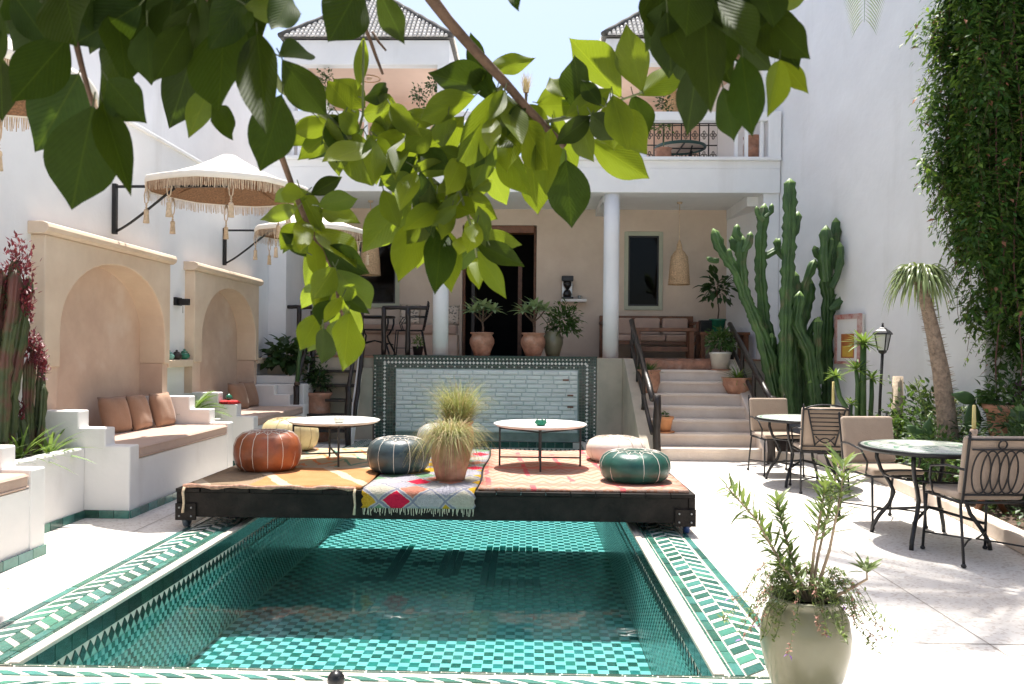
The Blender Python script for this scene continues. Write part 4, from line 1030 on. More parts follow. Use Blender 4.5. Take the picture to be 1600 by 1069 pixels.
# ================================================================ PARASOLS
def parasol(yc, xc, ypost, label, rad=.83, zr=3.2):
    root = thing('wall_parasol', label, 'parasol', (WX, ypost, 2.7)); lz = zr - 2.7; cx, cy = xc - WX, yc - ypost
    n = 8
    def ringpt(a, r_):
        k = math.pi / n; aa = (a % (2*k)) - k
        return r_ * (math.cos(k) / math.cos(aa) * .55 + .45)
    def shell(name, prof, m):
        b = MB(); v = []; f = []; N_ = 64
        for (r_, z) in prof:
            for j in range(N_):
                a = 2*math.pi*j/N_; q = ringpt(a, r_); v.append((cx + q*math.cos(a), cy + q*math.sin(a), z))
        for i in range(len(prof) - 1):
            for j in range(N_): j2 = (j+1) % N_; f.append((i*N_+j, i*N_+j2, (i+1)*N_+j2, (i+1)*N_+j))
        b.add(v, f, 0, True); return b.build(name, m, root)
    can = shell('canopy', [(.002, lz + .345), (.07, lz + .33), (.16, lz + .275), (.35, lz + .17), (.6, lz + .065), (rad, lz), (rad + .008, lz - .012), (rad + .004, lz - .065), (rad - .006, lz - .065), (rad - .004, lz - .015), (.6, lz + .05), (.35, lz + .15), (.002, lz + .31)], M['canvas'])
    shell('lining', [(rad - .012, lz - .055), (.6, lz + .035), (.3, lz + .12), (.002, lz + .2)], M['wicker'])
    b = MB(); k = 420
    for i in range(k):
        a = 2*math.pi*i/k + rnd.uniform(-.004,.004); q = ringpt(a, rad - .002); l = rnd.uniform(.085, .115)
        x, y = cx + q*math.cos(a), cy + q*math.sin(a); s_ = .0035; tx, ty = -math.sin(a)*s_, math.cos(a)*s_; w_ = rnd.uniform(-.01,.01)
        b.add([(x-tx, y-ty, lz-.055), (x+tx, y+ty, lz-.055), (x+tx*.8+w_, y+ty*.8, lz-.055-l), (x-tx*.8+w_, y-ty*.8, lz-.055-l)], [(0,1,2,3)])
    b.build('fringe', M['jute'], can, recalc=False)
    for i in range(8):
        a = math.pi/8 + i * math.pi/4; q = ringpt(a, rad - .01); x, y = cx + q*math.cos(a), cy + q*math.sin(a); dz = rnd.uniform(-.02, .03)
        b = MB()
        for sx in (-1, 1): b.tube([(x + sx*.006, y, lz - .06), (x + sx*.022, y, lz - .15), (x + sx*.016, y, lz - .22), (x, y, lz - .25 + dz)], .006, 5)
        b.lathe([(.004,.0),(.014,.012),(.004,.026),(.013,.038),(.004,.05)], 8, (x, y, lz - .30 + dz))
        tc_ = b.build('cord', M['jute'], can)
        b = MB(); b.lathe([(.008, .145), (.022, .135), (.026, .11), (.022,.105), (.028, .03), (.031, 0.0), (.001, .004)], 12, (x, y, lz - .445 + dz), fn=lambda an, z: 1 + .06 * math.sin(an * 6))
        b.build('tassel', M['jute'], can)
        MB().bar((cx, cy, lz + .16), (x - math.cos(a)*.03, y - math.sin(a)*.03, lz - .03), .014).build('rib', M['wicker'], can)
    MB().box(.002, -.022, 0, .045, .022, lz + .03).build('wall_post', M['iron'], root)
    MB().bar((.045, 0, lz), (cx, cy, lz + .012), .026).build('arm', M['iron'], root)
    b = MB(); b.tube([(.04 + .62 * u, cy * u * .5, .03 + (lz - .04) * (u ** 1.5 * .7 + .3 * math.sin(u * math.pi / 2))) for u in [i / 12 for i in range(13)]], .014, 8); b.build('brace', M['iron'], root)
    return root
parasol(8.35, -3.17, 8.35, 'cream fringed wall parasol above the bench with three brown pillows')
parasol(11.45, -3.12, 11.4, 'cream fringed wall parasol above the shaded bench by the wooden stairs')
parasol(4.95, -3.5, 4.95, 'cream fringed wall parasol above the bench beyond the cactus planter', .72)

# ================================================================ TERRACE FURNITURE
r = thing('banquette', 'built-in tan banquette with a beige cushion along the terrace wall', 'bench', (-2.7, 15.0, TZ))
xb = PY(715, 510, 14.8).x
MB().box(-4.09, 14.72, TZ + .001, xb, BW - .002, 1.80).build('base', M['tadelakt_pink'], r, W=True, bevel=.01)
MB().box(-4.08, 14.68, 1.801, xb - .02, BW - .06, 1.98).build('cushion', M['cushion'], r, W=True, bevel=.03)
pm = ramp_mat('patterned_cotton', lambda N, L, v: mixn(N, L, mth(N, L, 'GREATER_THAN', noise(N, L, v, 22, 2).outputs[0], .57), (.66,.56,.46), (.22,.20,.17))); M['patterned'] = pm
for px, lb in ((458, 'patterned cream pillow on the banquette beside the white side wall'), (640, 'patterned cream pillow on the banquette below the window'), (701, 'patterned cream pillow on the banquette end next to the door')):
    p = PY(px, 490, 14.95); pillow('patterned_pillow', lb, (p.x, 15.02, 2.17), (R(-12), 0, 0), .40, 'patterned')
# coffee machine on its shelf
p = PY(896, 468, 15.1)
sh = thing('wall_shelf', 'small white wall shelf carrying the coffee machine', 'shelf', (p.x, 15.1, p.z))
MB().box(-.24, -.16, -.05, .24, .098, 0).build('board', M['plaster2'], sh, bevel=.006)
cm = thing('coffee_machine', 'black and steel coffee machine on the wall shelf beside the door', 'appliance', (p.x - .12, 15.06, p.z + .001))
MB().box(-.11, -.14, 0, .11, .11, .035).build('base', M['black'], cm, bevel=.006); MB().box(-.10, .03, .036, .10, .11, .40).build('tower', M['steel'], cm, bevel=.01)
MB().box(-.11, -.13, .33, .11, .029, .43).build('brew_head', M['black'], cm, bevel=.012); MB().lathe([(.001,.037),(.075,.037),(.085,.09),(.06,.15),(.045,.17)], 18, (0, -.05, 0)).build('carafe', M['black'], cm)
MB().lathe([(.02,.17),(.075,.25),(.08,.32)], 18, (0, -.05, 0)).build('filter_basket', M['black'], cm)
cu = thing('cup', 'small steel cup beside the coffee machine', 'cup', (p.x + .11, 15.04, p.z + .001)); MB().lathe([(.001,0),(.03,0),(.038,.07),(.034,.07),(.028,.006),(.001,.006)], 14).build('body', M['steel'], cu); MB().tube([(.036,0,.055),(.06,0,.045),(.055,0,.02),(.032,0,.015)], .004, 5).build('handle', M['steel'], cu)
# pendant lamps
def pendant(x, y, zc, zb, h, r0, label):
    root = thing('pendant_lamp', label, 'lamp', (x, y, zc - .001))
    dz = zb - zc
    MB().lathe([(.001, -.001), (.05, -.001), (.04, -.03), (.01, -.035)], 16).build('ceiling_rose', M['jute'], root)
    MB().tube([(0, 0, -.03), (.0, 0, dz + h)], .008, 6).build('cord', M['jute'], root)
    prof = [(r0, 0), (r0 * .97, .12 * h), (r0 * .9, .4 * h), (r0 * .8, .62 * h), (r0 * .55, .72 * h), (r0 * .3, .78 * h), (r0 * .22, .9 * h), (r0 * .08, h)]
    MB().lathe([(q, z + dz) for q, z in prof] , 28, fn=lambda a, z: 1 + .012 * math.sin(a * 28), caps=False).build('wicker_shade', M['wicker2'], root)
    b = MB()
    for k in range(12): z = .68 * h * k / 12; b.tube([((r0 * (1 - .29 * (k/12) ** 1.4) + .004) * math.cos(t_), (r0 * (1 - .29 * (k/12) ** 1.4) + .004) * math.sin(t_), dz + z + .006) for t_ in [2*math.pi*i/28 for i in range(29)]], .006, 5)
    b.build('weave_ring', M['wicker2'], root, recalc=False)
M['wicker2'] = mat('pale_wicker', (.56,.38,.22), .85, .35, 50, 1, 90)
p = PY(1061, 445, 14.4); pendant(p.x, 14.4, CZ + .03, p.z, .80, .19, 'long bell-shaped wicker pendant lamp in front of the terrace window')
p = PY(578, 430, 14.4); pendant(p.x, 14.4, CZ + .03, p.z, .80, .19, 'wicker pendant lamp behind the lemon branch over the terrace banquette')
p = PY(577, 124, 14.9); pendant(p.x, 14.9, 6.58, p.z, .34, .20, 'round reddish wicker lamp hanging in the roof pavilion')
p = PY(1052, 178, 14.9); pendant(p.x, 14.9, 6.61, p.z, .5, .2, 'reddish wicker lamp in the pavilion built against the tall wall')
# wooden sofa and table
x0, x1 = PY(938, 500, 14.9).x, PY(1086, 500, 14.9).x; zb = PY(1000, 493, 14.9).z
r = thing('wooden_sofa', 'brown wooden sofa with beige cushions under the terrace window', 'sofa', ((x0+x1)/2, 14.9, TZ))
MB().box(x0, 15.06, TZ + .62, x1, 15.12, zb).build('top_rail', M['wood_brown'], r, W=True, bevel=.008)
for x in (x0, x1 - .08):
    for y in (14.42, 15.05): MB().box(x, y, TZ + .001, x + .08, y + .08, TZ + (.62 if y < 15 else .72)).build('leg', M['wood_brown'], r, W=True, bevel=.006)
    MB().box(x - .005, 14.41, TZ + .62, x + .085, 15.13, TZ + .66).build('armrest', M['wood_brown'], r, W=True, bevel=.006)
MB().box(x0 + .08, 14.44, TZ + .24, x1 - .08, 15.05, TZ + .30).build('seat_board', M['wood_brown'], r, W=True)
for k in range(3):
    w3 = (x1 - x0 - .2) / 3; xx = x0 + .1 + k * w3
    MB().box(xx + .01, 14.44, TZ + .301, xx + w3 - .01, 14.95, TZ + .42).build('seat_cushion', M['cushion'], r, W=True, bevel=.03, seg=3)
    MB().box(xx + .02, 14.92, TZ + .43, xx + w3 - .02, 15.05, TZ + .74).build('back_cushion', M['cushion'], r, W=True, bevel=.04, seg=3)
tx0, tx1 = PY(990, 513, 14.1).x, PY(1085, 513, 14.1).x
r = thing('wooden_table', 'long brown wooden coffee table in front of the terrace sofa', 'table', ((tx0+tx1)/2, 14.1, TZ))
MB().box(tx0, 13.95, TZ + .47, tx1, 14.3, TZ + .53).build('tabletop', M['wood_brown'], r, W=True, bevel=.008)
for x in (tx0 + .03, tx1 - .11):
    for y in (13.97, 14.2): MB().box(x, y, TZ + .001, x + .08, y + .08, TZ + .469).build('leg', M['wood_brown'], r, W=True)
MB().box(tx0 + .11, 14.08, TZ + .12, tx1 - .11, 14.14, TZ + .2).build('stretcher', M['wood_brown'], r, W=True)
sx0, sx1 = PY(1090, 515, 14.3).x, 3.88
r = thing('side_table', 'brown wooden side table holding the potted rubber plant', 'table', ((sx0+sx1)/2, 14.3, TZ))
MB().box(sx0, 14.1, TZ + .42, sx1, 14.6, TZ + .47).build('tabletop', M['wood_brown'], r, W=True, bevel=.006)
for x in (sx0 + .02, sx1 - .1):
    for y in (14.12, 14.5): MB().box(x, y, TZ + .001, x + .08, y + .08, TZ + .419).build('leg', M['wood_brown'], r, W=True)
STZ = TZ + .471
p = PY(1103, 500, 14.3)
r = thing('storage_box', 'small black lidded box beside the green pot', 'box', (p.x, 14.35, STZ)); MB().box(-.1, -.09, 0, .1, .09, .18).build('body', M['black'], r, bevel=.006); MB().box(-.105, -.095, .181, .105, .095, .21).build('lid', M['black'], r, bevel=.006)
# shutter strip on the left
p = PY(459, 440, 14.6)
r = thing('wooden_shutter', 'narrow brown wooden shutter hanging at the banquette end of the terrace', 'shutter', (p.x, 15.1, 2.2))
for k in range(3): MB().box(-.14 + k * .095, .06, 0, -.05 + k * .095, .098, 1.15).build('plank', M['wood_brown'], r)
MB().box(-.14, .03, .2, .135, .059, .28).build('batten', M['wood_brown'], r)
# balcony: round table seen from below, lattice, basket
p = PY(1063, 231, 14.6)
r = thing('balcony_table', 'round green-rimmed iron table on the balcony', 'table', (p.x, 14.6, 4.701))
hz = p.z - 4.701
MB().lathe([(.001, hz), (.43, hz), (.43, hz + .015), (.001, hz + .015)], 40).build('tabletop', M['tanwall'], r)
b = MB(); b.tube([(.44 * math.cos(2*math.pi*i/40), .44 * math.sin(2*math.pi*i/40), hz) for i in range(41)], .028, 8); b.build('rim', mat('green_iron', (.02,.07,.06), .4, .2, 9), r)
b = MB(); b.bar((-.43, 0, hz - .012), (.43, 0, hz - .012), .02); b.bar((0, -.43, hz - .014), (0, .43, hz - .014), .02); b.build('cross_bar', M['iron'], r)
for a in (.6, 2.2, 3.7, 5.3): b = MB(); b.tube([(.3*math.cos(a), .3*math.sin(a), hz - .02), (.2*math.cos(a), .2*math.sin(a), hz*.5), (.34*math.cos(a), .34*math.sin(a), 0)], .014, 6); b.build('leg', M['iron'], r)
r = thing('iron_lattice', 'black wrought iron lattice screen on the balcony behind the round table', 'screen', (2.9, 15.6, 4.701))
xa, xb = PY(1008, 200, 15.6).x - 2.9, PY(1150, 200, 15.6).x - 2.9; z1_ = PY(1080, 193, 15.6).z - 4.701
nn = 10; st_ = (xb - xa) / nn
b = MB(); 
for z in (.02, z1_ * .33, z1_ * .36, z1_ * .66, z1_ * .97, z1_): b.bar((xa, 0, z), (xb, 0, z), .02)
b.build('rail', M['iron'], r)
for i in range(nn + 1): MB().bar((xa + i*st_, 0, 0), (xa + i*st_, 0, z1_), .022).build('upright', M['iron'], r)
for i in range(nn):
    cx = xa + (i + .5) * st_; b = MB()
    for cz in (z1_ * .2, z1_ * .5, z1_ * .82):
        b.tube([(cx + .06 * math.cos(t_) * abs(math.cos(2*t_)) ** .5, 0, cz + .08 * math.sin(t_) * abs(math.cos(2*t_)) ** .5) for t_ in [2*math.pi*k/24 for k in range(25)]], .009, 4)
    b.build('scroll', M['iron'], r, recalc=False)
r = thing('terracotta_urn', 'dark reddish terracotta urn behind the balcony corner balusters', 'pot', (PY(1178, 230, 13.9).x, 13.95, 4.701))
vase(r, openpot(.12, .17, .15, .55), M['terracotta'], soil=(.13, .45))
# ================================================================ PATIO TABLES AND CHAIRS
def mosaic(N, L, v):
    sp = N.new('ShaderNodeSeparateXYZ'); L.new(v, sp.inputs[0]); x, y = sp.outputs[0], sp.outputs[1]
    rr = mth(N, L, 'SQRT', mth(N, L, 'ADD', mth(N, L, 'MULTIPLY', x, x), mth(N, L, 'MULTIPLY', y, y))); an = mth(N, L, 'ARCTAN2', y, x)
    vo = N.new('ShaderNodeTexVoronoi'); vo.inputs['Scale'].default_value = 26; L.new(v, vo.inputs['Vector'])
    star = mth(N, L, 'ADD', rr, mth(N, L, 'MULTIPLY', mth(N, L, 'COSINE', mth(N, L, 'MULTIPLY', an, 8)), .035))
    ring = mth(N, L, 'GREATER_THAN', mth(N, L, 'SINE', mth(N, L, 'MULTIPLY', star, 46)), .25)
    patch = mth(N, L, 'GREATER_THAN', noise(N, L, v, 14, 1).outputs[0], .46)
    g = mth(N, L, 'MULTIPLY', mth(N, L, 'MULTIPLY', ring, patch), mth(N, L, 'LESS_THAN', rr, .40))
    edge = mth(N, L, 'MULTIPLY', mth(N, L, 'GREATER_THAN', rr, .455), mth(N, L, 'LESS_THAN', rr, .485))
    c = mixn(N, L, mth(N, L, 'MAXIMUM', g, edge), (.60,.62,.56), (.10,.24,.15))
    ve = N.new('ShaderNodeTexVoronoi'); ve.feature = 'DISTANCE_TO_EDGE'; ve.inputs['Scale'].default_value = 26; L.new(v, ve.inputs['Vector'])
    return mixn(N, L, mth(N, L, 'LESS_THAN', ve.outputs[0], .035), c, (.42,.42,.38))
M['mosaic'] = ramp_mat('mosaic_top', mosaic); M['mosaic'].node_tree.nodes['Principled BSDF'].inputs['Roughness'].default_value = .35
for n_ in M['mosaic'].node_tree.nodes:
    if n_.type == 'BUMP': n_.inputs['Distance'].default_value = .001
def patio_table(x, y, label, rot=0, z0=0., rad=.53, h=.76, s=1):
    r = thing('patio_table', label, 'table', (x, y, z0), rot)
    MB().lathe([(.001, h - .004), (rad - .02, h - .004), (rad - .02, h), (.001, h)], 56).build('mosaic_top', M['mosaic'], r)
    MB().lathe([(rad - .0195, h - .03), (rad - .006, h - .034), (rad, h - .02), (rad, h - .004), (rad - .006, h + .002), (rad - .0195, h + .001)], 56, caps=False).build('rim', M['iron'], r)
    MB().lathe([(.001, h - .034), (rad - .02, h - .034), (rad - .02, h - .005), (.001, h - .005)], 40).build('slab', M['iron'], r)
    for a in (45, 135, 225, 315):
        c, s_ = math.cos(R(a)), math.sin(R(a)); pr = [(.40, h - .034), (.405, h - .12), (.37, h - .22), (.30, h - .32), (.265, .36), (.30, .26), (.38, .15), (.43, .06), (.44, 0)]
        MB().tube([(q * c, q * s_, z) for q, z in pr], .017, 8).build('leg', M['iron'], r)
    b = MB()
    for sx, sy in ((1, 1), (1, -1)): b.tube([(.28 * sx, .28 * sy, .20), (0, 0, .27), (-.28 * sx, -.28 * sy, .20)], .012, 6)
    b.tube([(.33 * math.cos(t_), .33 * math.sin(t_), h - .24) for t_ in [2*math.pi*i/24 for i in range(25)]], .009, 6)
    b.build('stretcher', M['iron'], r)
    return r
patio_table(3.24, 6.53, 'round mosaic iron patio table next to the palm trunk', .06)
patio_table(3.18, 9.33, 'round mosaic iron patio table at the foot of the stone stairs', .06)

def patio_chair(x, y, rz, label, style, z0=0., cushions=True):
    r = thing('patio_chair', label, 'chair', (x, y, z0), rz, None)
    W_, D_, SZ, BT = .235, .22, .45, .94
    def leg(px_, py_, qx, qy): 
        b = MB(); b.tube([(px_, py_, SZ - .01), (px_ * .6 + qx * .4, py_ * .6 + qy * .4, SZ * .6), (qx, qy, .018)], .0105, 7)
        b.lathe([(.001,.0),(.016,.006),(.019,.016),(.012,.03),(.001,.034)], 10, (qx, qy, 0)); b.build('leg', M['iron'], r)
    for sx in (-1, 1): leg(sx * W_, D_, sx * (W_ + .01), D_ + .03); leg(sx * W_, -D_, sx * (W_ + .015), -D_ - .07)
    b = MB()
    for a, c in (((-W_, D_), (W_, D_)), ((W_, D_), (W_, -D_)), ((W_, -D_), (-W_, -D_)), ((-W_, -D_), (-W_, D_))): b.tube([(*a, SZ), (*c, SZ)], .011, 6)
    b.build('seat_frame', M['iron'], r)
    b = MB()
    for sx in (-1, 1): b.tube([(sx * (W_ + .008), -D_ - .05, .14), (sx * .08, -.06, .14), (sx * .02, 0, .14), (sx * .08, .06, .14), (sx * (W_ + .008), D_ + .02, .14)], .007, 6)
    b.build('stretcher', M['iron'], r)
    def bk(u, z): return (u, -D_ - .02 - (z - SZ) * .18, z)
    b = MB()
    for sx in (-1, 1): b.tube([bk(sx * W_, SZ), bk(sx * W_, BT - .05), bk(sx * (W_ + .0), BT)], .0105, 6); b.lathe([(.001,0),(.014,.01),(.001,.03)], 8, bk(sx * W_, BT))
    if style == 'ladder': b.tube([bk(W_ * math.cos(t_), BT - .05 + .07 * math.sin(t_)) for t_ in [math.pi * i / 16 for i in range(17)]], .009, 6)
    b.tube([bk(-W_, BT - .03), bk(W_, BT - .03)], .009, 6); b.tube([bk(-W_, SZ + .06), bk(W_, SZ + .06)], .009, 6)
    b.build('back_frame', M['iron'], r)
    b = MB(); o = -.012
    def bo(u, z): p = bk(u, z); return (p[0], p[1] + o, p[2])
    if style == 'ladder':
        for k in range(6): z = SZ + .19 + k * .045; b.tube([bo(-.13 - k*.008, z), bo(.13 + k*.008, z)], .007, 5)
        for sx in (-1, 1): b.tube([bo(sx * .10, SZ + .06), bo(sx * .19, BT - .03)], .009, 6)
        b.tube([bo(-.10 + .2*i/12, SZ + .08 + .07 * math.sin(math.pi*i/12)) for i in range(13)], .007, 5); b.tube([bo(-.10 + .2*i/12, SZ + .17 - .07 * math.sin(math.pi*i/12)) for i in range(13)], .007, 5)
    else:
        b.tube([bo(-W_ + .02, BT - .10), bo(W_ - .02, BT - .10)], .007, 5)
        b.tube([bo(.03 * math.cos(t_), BT - .065 + .03 * math.sin(t_)) for t_ in [2*math.pi*i/16 for i in range(17)]], .006, 5)
        for k in range(-2, 3):
            cx = k * .066
            if abs(k) < 2 or True: b.tube([bo(max(-W_ + .02, min(W_ - .02, cx + .066 * math.cos(t_))), SZ + .225 + .155 * math.sin(t_)) for t_ in [2*math.pi*i/24 for i in range(25)]], .006, 5)
    b.build('back_ornament', M['iron'], r)
    for sx in (-1, 1):
        b = MB(); b.tube([bk(sx * W_, SZ + .24), (sx * (W_ + .03), -.10, SZ + .25), (sx * (W_ + .035), .10, SZ + .22), (sx * (W_ + .01), .16, SZ + .12), (sx * W_, .12, SZ)], .0095, 7); b.build('armrest', M['iron'], r)
    if cushions:
        MB().box(-W_ - .005, -D_ + .02, SZ + .012, W_ + .005, D_ + .02, SZ + .062).build('seat_cushion', M['chairfab'], r, bevel=.022, seg=3)
        c = MB(); c.box(-W_ - .01, 0, .02, W_ + .01, .06, .44); o = c.build('back_cushion', M['chairfab'], r, loc=bk(0, SZ + .04), bevel=.024, seg=3); o.location.y += .014; o.rotation_euler = (R(10), 0, 0)
    return r
M['chairfab'] = mat('chair_fabric', (.40,.305,.23), .9, .06, 9, .35, 90, sheen=.3)
patio_chair(3.31, 6.00, R(3), 'iron chair with looped back scrolls drawn up to the mosaic table by the palm', 'loops')
patio_chair(3.16, 7.18, R(188), 'iron chair with tan cushions between the two mosaic tables', 'loops')
patio_chair(3.20, 8.88, R(-6), 'iron chair with a laddered back drawn up to the table by the stairs', 'ladder')
patio_chair(3.10, 10.05, R(185), 'iron chair with tan cushions between the stone stairs and its table', 'loops')
p = PY(585, 500, 14.1)
patio_table(p.x, 14.15, 'round dark iron table on the terrace behind the log railing', 0, TZ, .36, .70)
p = PY(640, 520, 14.1)
patio_chair(p.x, 14.1, R(95), 'bare dark iron chair on the terrace beside the column', 'ladder', TZ, False)
p = PY(526, 520, 14.3)
patio_chair(p.x, 14.25, R(-80), 'bare dark iron chair on the terrace above the wooden stairs', 'loops', TZ, False)
def candle(px, y, zt, ztop_px, label, holder):
    p = PY(px, ztop_px, y); r = thing('candlestick', label, 'candle', (p.x, y, zt + .003)); h = p.z - zt
    MB().lathe([(.001,0),(.045,0),(.05,.012),(.026,.03),(.022,.09),(.03,.12),(.026,.14),(.001,.14)], 16).build('holder', holder, r)
    MB().lathe([(.016,.141),(.0155,h*.6),(.012,h),(.001,h+.004)], 12).build('candle', M['candle'], r)
    MB().tube([(0,0,h), (.003,0,h+.02)], .0015, 4).build('wick', M['black'], r)
candle(1302, 9.45, .76, 597, 'tall cream candle on the table by the stairs', M['glaze_white'])
candle(1522, 6.55, .76, 634, 'tall cream candle on the table by the palm', M['cushion'])

# ================================================================ PLANTS
def leafv(L_, W_, fold=.25, curl=.3, n=5):
    """one simple leaf along +X, returns verts, faces (midrib fold, drooping tip)"""
    v = []; f = []
    for i in range(n + 1):
        u = i / n; w_ = W_ / 2 * (math.sin(math.pi * min(1, u * .96 + .02) ** .8) ** .9) if 0 < i < n else 0
        x = L_ * u; z = -curl * L_ * u * u
        v += [(x, -w_, z + w_ * fold), (x, 0, z), (x, w_, z + w_ * fold)]
    for i in range(n): a = 3 * i; f += [(a, a+3, a+4, a+1), (a+1, a+4, a+5, a+2)]
    return v, f
def orient(p, d, roll=0.):
    d = Vector(d).normalized(); a = Vector((0,0,1)) if abs(d.z) < .95 else Vector((1,0,0))
    y = a.cross(d).normalized(); z = d.cross(y); m = Matrix(((d.x,y.x,z.x,p[0]),(d.y,y.y,z.y,p[1]),(d.z,y.z,z.z,p[2]),(0,0,0,1)))
    return m @ Matrix.Rotation(roll, 4, 'X')
def rdir(zb=-1, zt=1):
    a = rnd.uniform(0, 2*math.pi); z = rnd.uniform(zb, zt); q = math.sqrt(max(0, 1 - z*z)); return Vector((q*math.cos(a), q*math.sin(a), z))
def bush(root, name, c, rx, ry, rz, n, L_, W_, m, shell=.6, seg=3, down=0.):
    b = MB(); v, f = leafv(L_, W_, .3, .25, seg)
    for i in range(n):
        d = rdir(-.7, 1); k = (shell + (1 - shell) * rnd.random()) * rnd.uniform(.75, 1.12); p = Vector((c[0] + d.x*rx*k, c[1] + d.y*ry*k, c[2] + d.z*rz*k))
        dd = d + rdir() * .7 + Vector((0, 0, -down)); s_ = rnd.uniform(.65, 1.2)
        b.add(v, f, 0, True, orient(p, dd, rnd.uniform(-.8, .8)) @ Matrix.Scale(s_, 4))
    return b.build(name, m, root, recalc=False)
def rosette(root, name, c, n, L_, W_, m, up=(.1, .9), curl=.3, seg=5, tilt=None):
    b = MB()
    for i in range(n):
        a = i * 2.39996 + rnd.uniform(-.2,.2); e = up[0] + (up[1] - up[0]) * (i / n); v, f = leafv(L_ * rnd.uniform(.8, 1.1), W_, .35, curl * rnd.uniform(.6, 1.3), seg)
        d = Vector((math.cos(a) * math.cos(e), math.sin(a) * math.cos(e), math.sin(e))); b.add(v, f, 0, True, orient(c, d, rnd.uniform(-.2,.2)))
    return b.build(name, m, root, recalc=False)
def cane(root, pts, r0, r1, m, name='stem', n=7):
    b = MB(); k = len(pts); b.tube(pts, [r0 + (r1 - r0) * i / (k - 1) for i in range(k)], n); return b.build(name, m, root)
# terrace pots
M['plumleaf'] = leafmat('plumeria_leaf', (.30,.40,.20), (.35,.45,.12), .25, .28, .2)
def plumeria(px, y, label, s=1.):
    x = PY(px, 540, y).x; r = thing('potted_plumeria', label, 'potted plant', (x, y, TZ + (.022 if y < 13.46 else 0)))
    vase(r, openpot(.12, .21, .17, .42, .55, .03), M['terracotta'], soil=(.15, .33), n=16, fn=lambda a, z: 1 + .012 * math.cos(a * 8))
    cane(r, [(0,0,.32), (.02,0,.5), (.0,.02,.62)], .022, .016, M['bark'])
    for (dx, dy, dz) in ((-.17,0,.78), (.02,-.05,.86), (.19,.03,.80), (.08,.12,.84), (-.07,.1,.82)):
        cane(r, [(0,.02,.6), (dx*.6, dy*.6, .7), (dx, dy, dz)], .015, .011, M['bark'])
        rosette(r, 'leaf_whorl', (dx, dy, dz), 13, .25 * s, .07, M['plumleaf'], (-.15, 1.1), .25)
plumeria(753, 13.72, 'plumeria in a terracotta pot on the terrace edge in front of the open door')
plumeria(833, 13.72, 'plumeria in a ribbed terracotta pot beside the pale green jar', 1.1)
x = PY(864, 540, 13.95).x
r = thing('potted_bush', 'leafy bush in a pale green jar on the terrace below the shelf', 'potted plant', (x, 14.0, TZ))
vase(r, openpot(.11, .18, .13, .46, .55, .015), M['glaze_pale'], soil=(.11, .38))
for k in range(7): a = k * .9; cane(r, [(0,0,.37), (.12*math.cos(a), .1*math.sin(a), .6), (.28*math.cos(a), .2*math.sin(a), .78)], .008, .004, M['stem'])
bush(r, 'foliage', (.18, 0, .62), .33, .26, .36, 620, .10, .035, M['foliage'], .3)
x = PY(653, 545, 13.62).x
r = thing('small_potted_plant', 'little plant in a black pot on the terrace beside the column', 'potted plant', (x, 13.62, TZ))
vase(r, [(.001,0),(.07,0),(.095,.16),(.10,.17),(.085,.17),(.08,.14)], M['black'], soil=(.08,.13)); bush(r, 'foliage', (0,0,.24), .10, .10, .12, 70, .07, .03, M['foliage_light'], .2)
cane(r, [(0,0,.13),(0,0,.24)], .006, .004, M['stem'])
x = PY(1122, 490, 14.3).x
r = thing('potted_rubber_plant', 'broad-leaved plant in a green pot on the wooden side table', 'potted plant', (x, 14.33, STZ))
vase(r, [(.001,0),(.11,0),(.14,.2),(.155,.21),(.155,.235),(.13,.235),(.12,.19)], M['glaze_green'], soil=(.12,.19)); cane(r, [(0,0,.19),(.02,0,.4),(-.02,0,.7),(.01,0,.9)], .014, .008, M['bark'])
bush(r, 'foliage', (0, 0, .78), .30, .25, .36, 120, .17, .085, M['foliage_dark'], .3)
# pots on the stone stairs
def steppot(px, i, label, kind, dx=0):
    y = SY0 + (i + .45) * run; z = (i + 1) * TZ / 8; x = PY(px, 600, y).x
    r = thing('stair_pot', label, 'potted plant', (x, y, z)); 
    if kind == 'white':
        vase(r, [(.001,.02),(.13,.02),(.165,.25),(.18,.255),(.18,.29),(.155,.29),(.145,.24)], M['glaze_white'], soil=(.14,.25)); MB().lathe([(.001,0),(.19,0),(.21,.02),(.20,.022),(.001,.012)], 24).build('saucer', M['terracotta'], r)
        cane(r, [(0,0,.24),(0,.01,.4)], .02, .01, M['bark']); bush(r, 'foliage', (0, 0, .47), .26, .22, .22, 420, .09, .04, M['foliage'], .3)
    elif kind == 'bowl':
        vase(r, openpot(.14, .22, .22, .25, .55, .02), M['terracotta'], soil=(.19,.2)); rosette(r, 'leaves', (0,0,.2), 70, .30, .022, M['foliage_light'], (.2, 1.4), .5)
    elif kind == 'tall':
        vase(r, openpot(.12, .17, .16, .36), M['terracotta'], soil=(.14,.3)); rosette(r, 'leaves', (0,0,.29), 60, .26, .02, M['foliage'], (.3, 1.5), .3)
    elif kind == 'orange':
        vase(r, [(.001,.02),(.09,.02),(.125,.19),(.14,.195),(.14,.235),(.12,.235),(.11,.19)], M['terracotta2'], soil=(.11,.19)); MB().lathe([(.001,0),(.14,0),(.16,.02),(.15,.022),(.001,.012)], 24).build('saucer', M['terracotta2'], r)
        bush(r, 'foliage', (0,0,.235), .08, .08, .05, 70, .05, .03, M['foliage'], .3)
    else:
        vase(r, openpot(.10, .14, .14, .17, .5, .015), M['terracotta2'], soil=(.12,.13)); bush(r, 'foliage', (0,0,.22), .17, .16, .13, 160, .06, .03, M['foliage_light'], .2)
steppot(1125, 6, 'green bush in a ribbed white pot on the top step', 'white')
steppot(1152, 4, 'spiky green plant in a wide terracotta bowl on the stairs', 'bowl')
steppot(1014, 4, 'tall terracotta pot behind the log handrail on the stairs', 'tall')
steppot(1038, 1, 'small orange pot with a low succulent beside the newel post', 'orange')
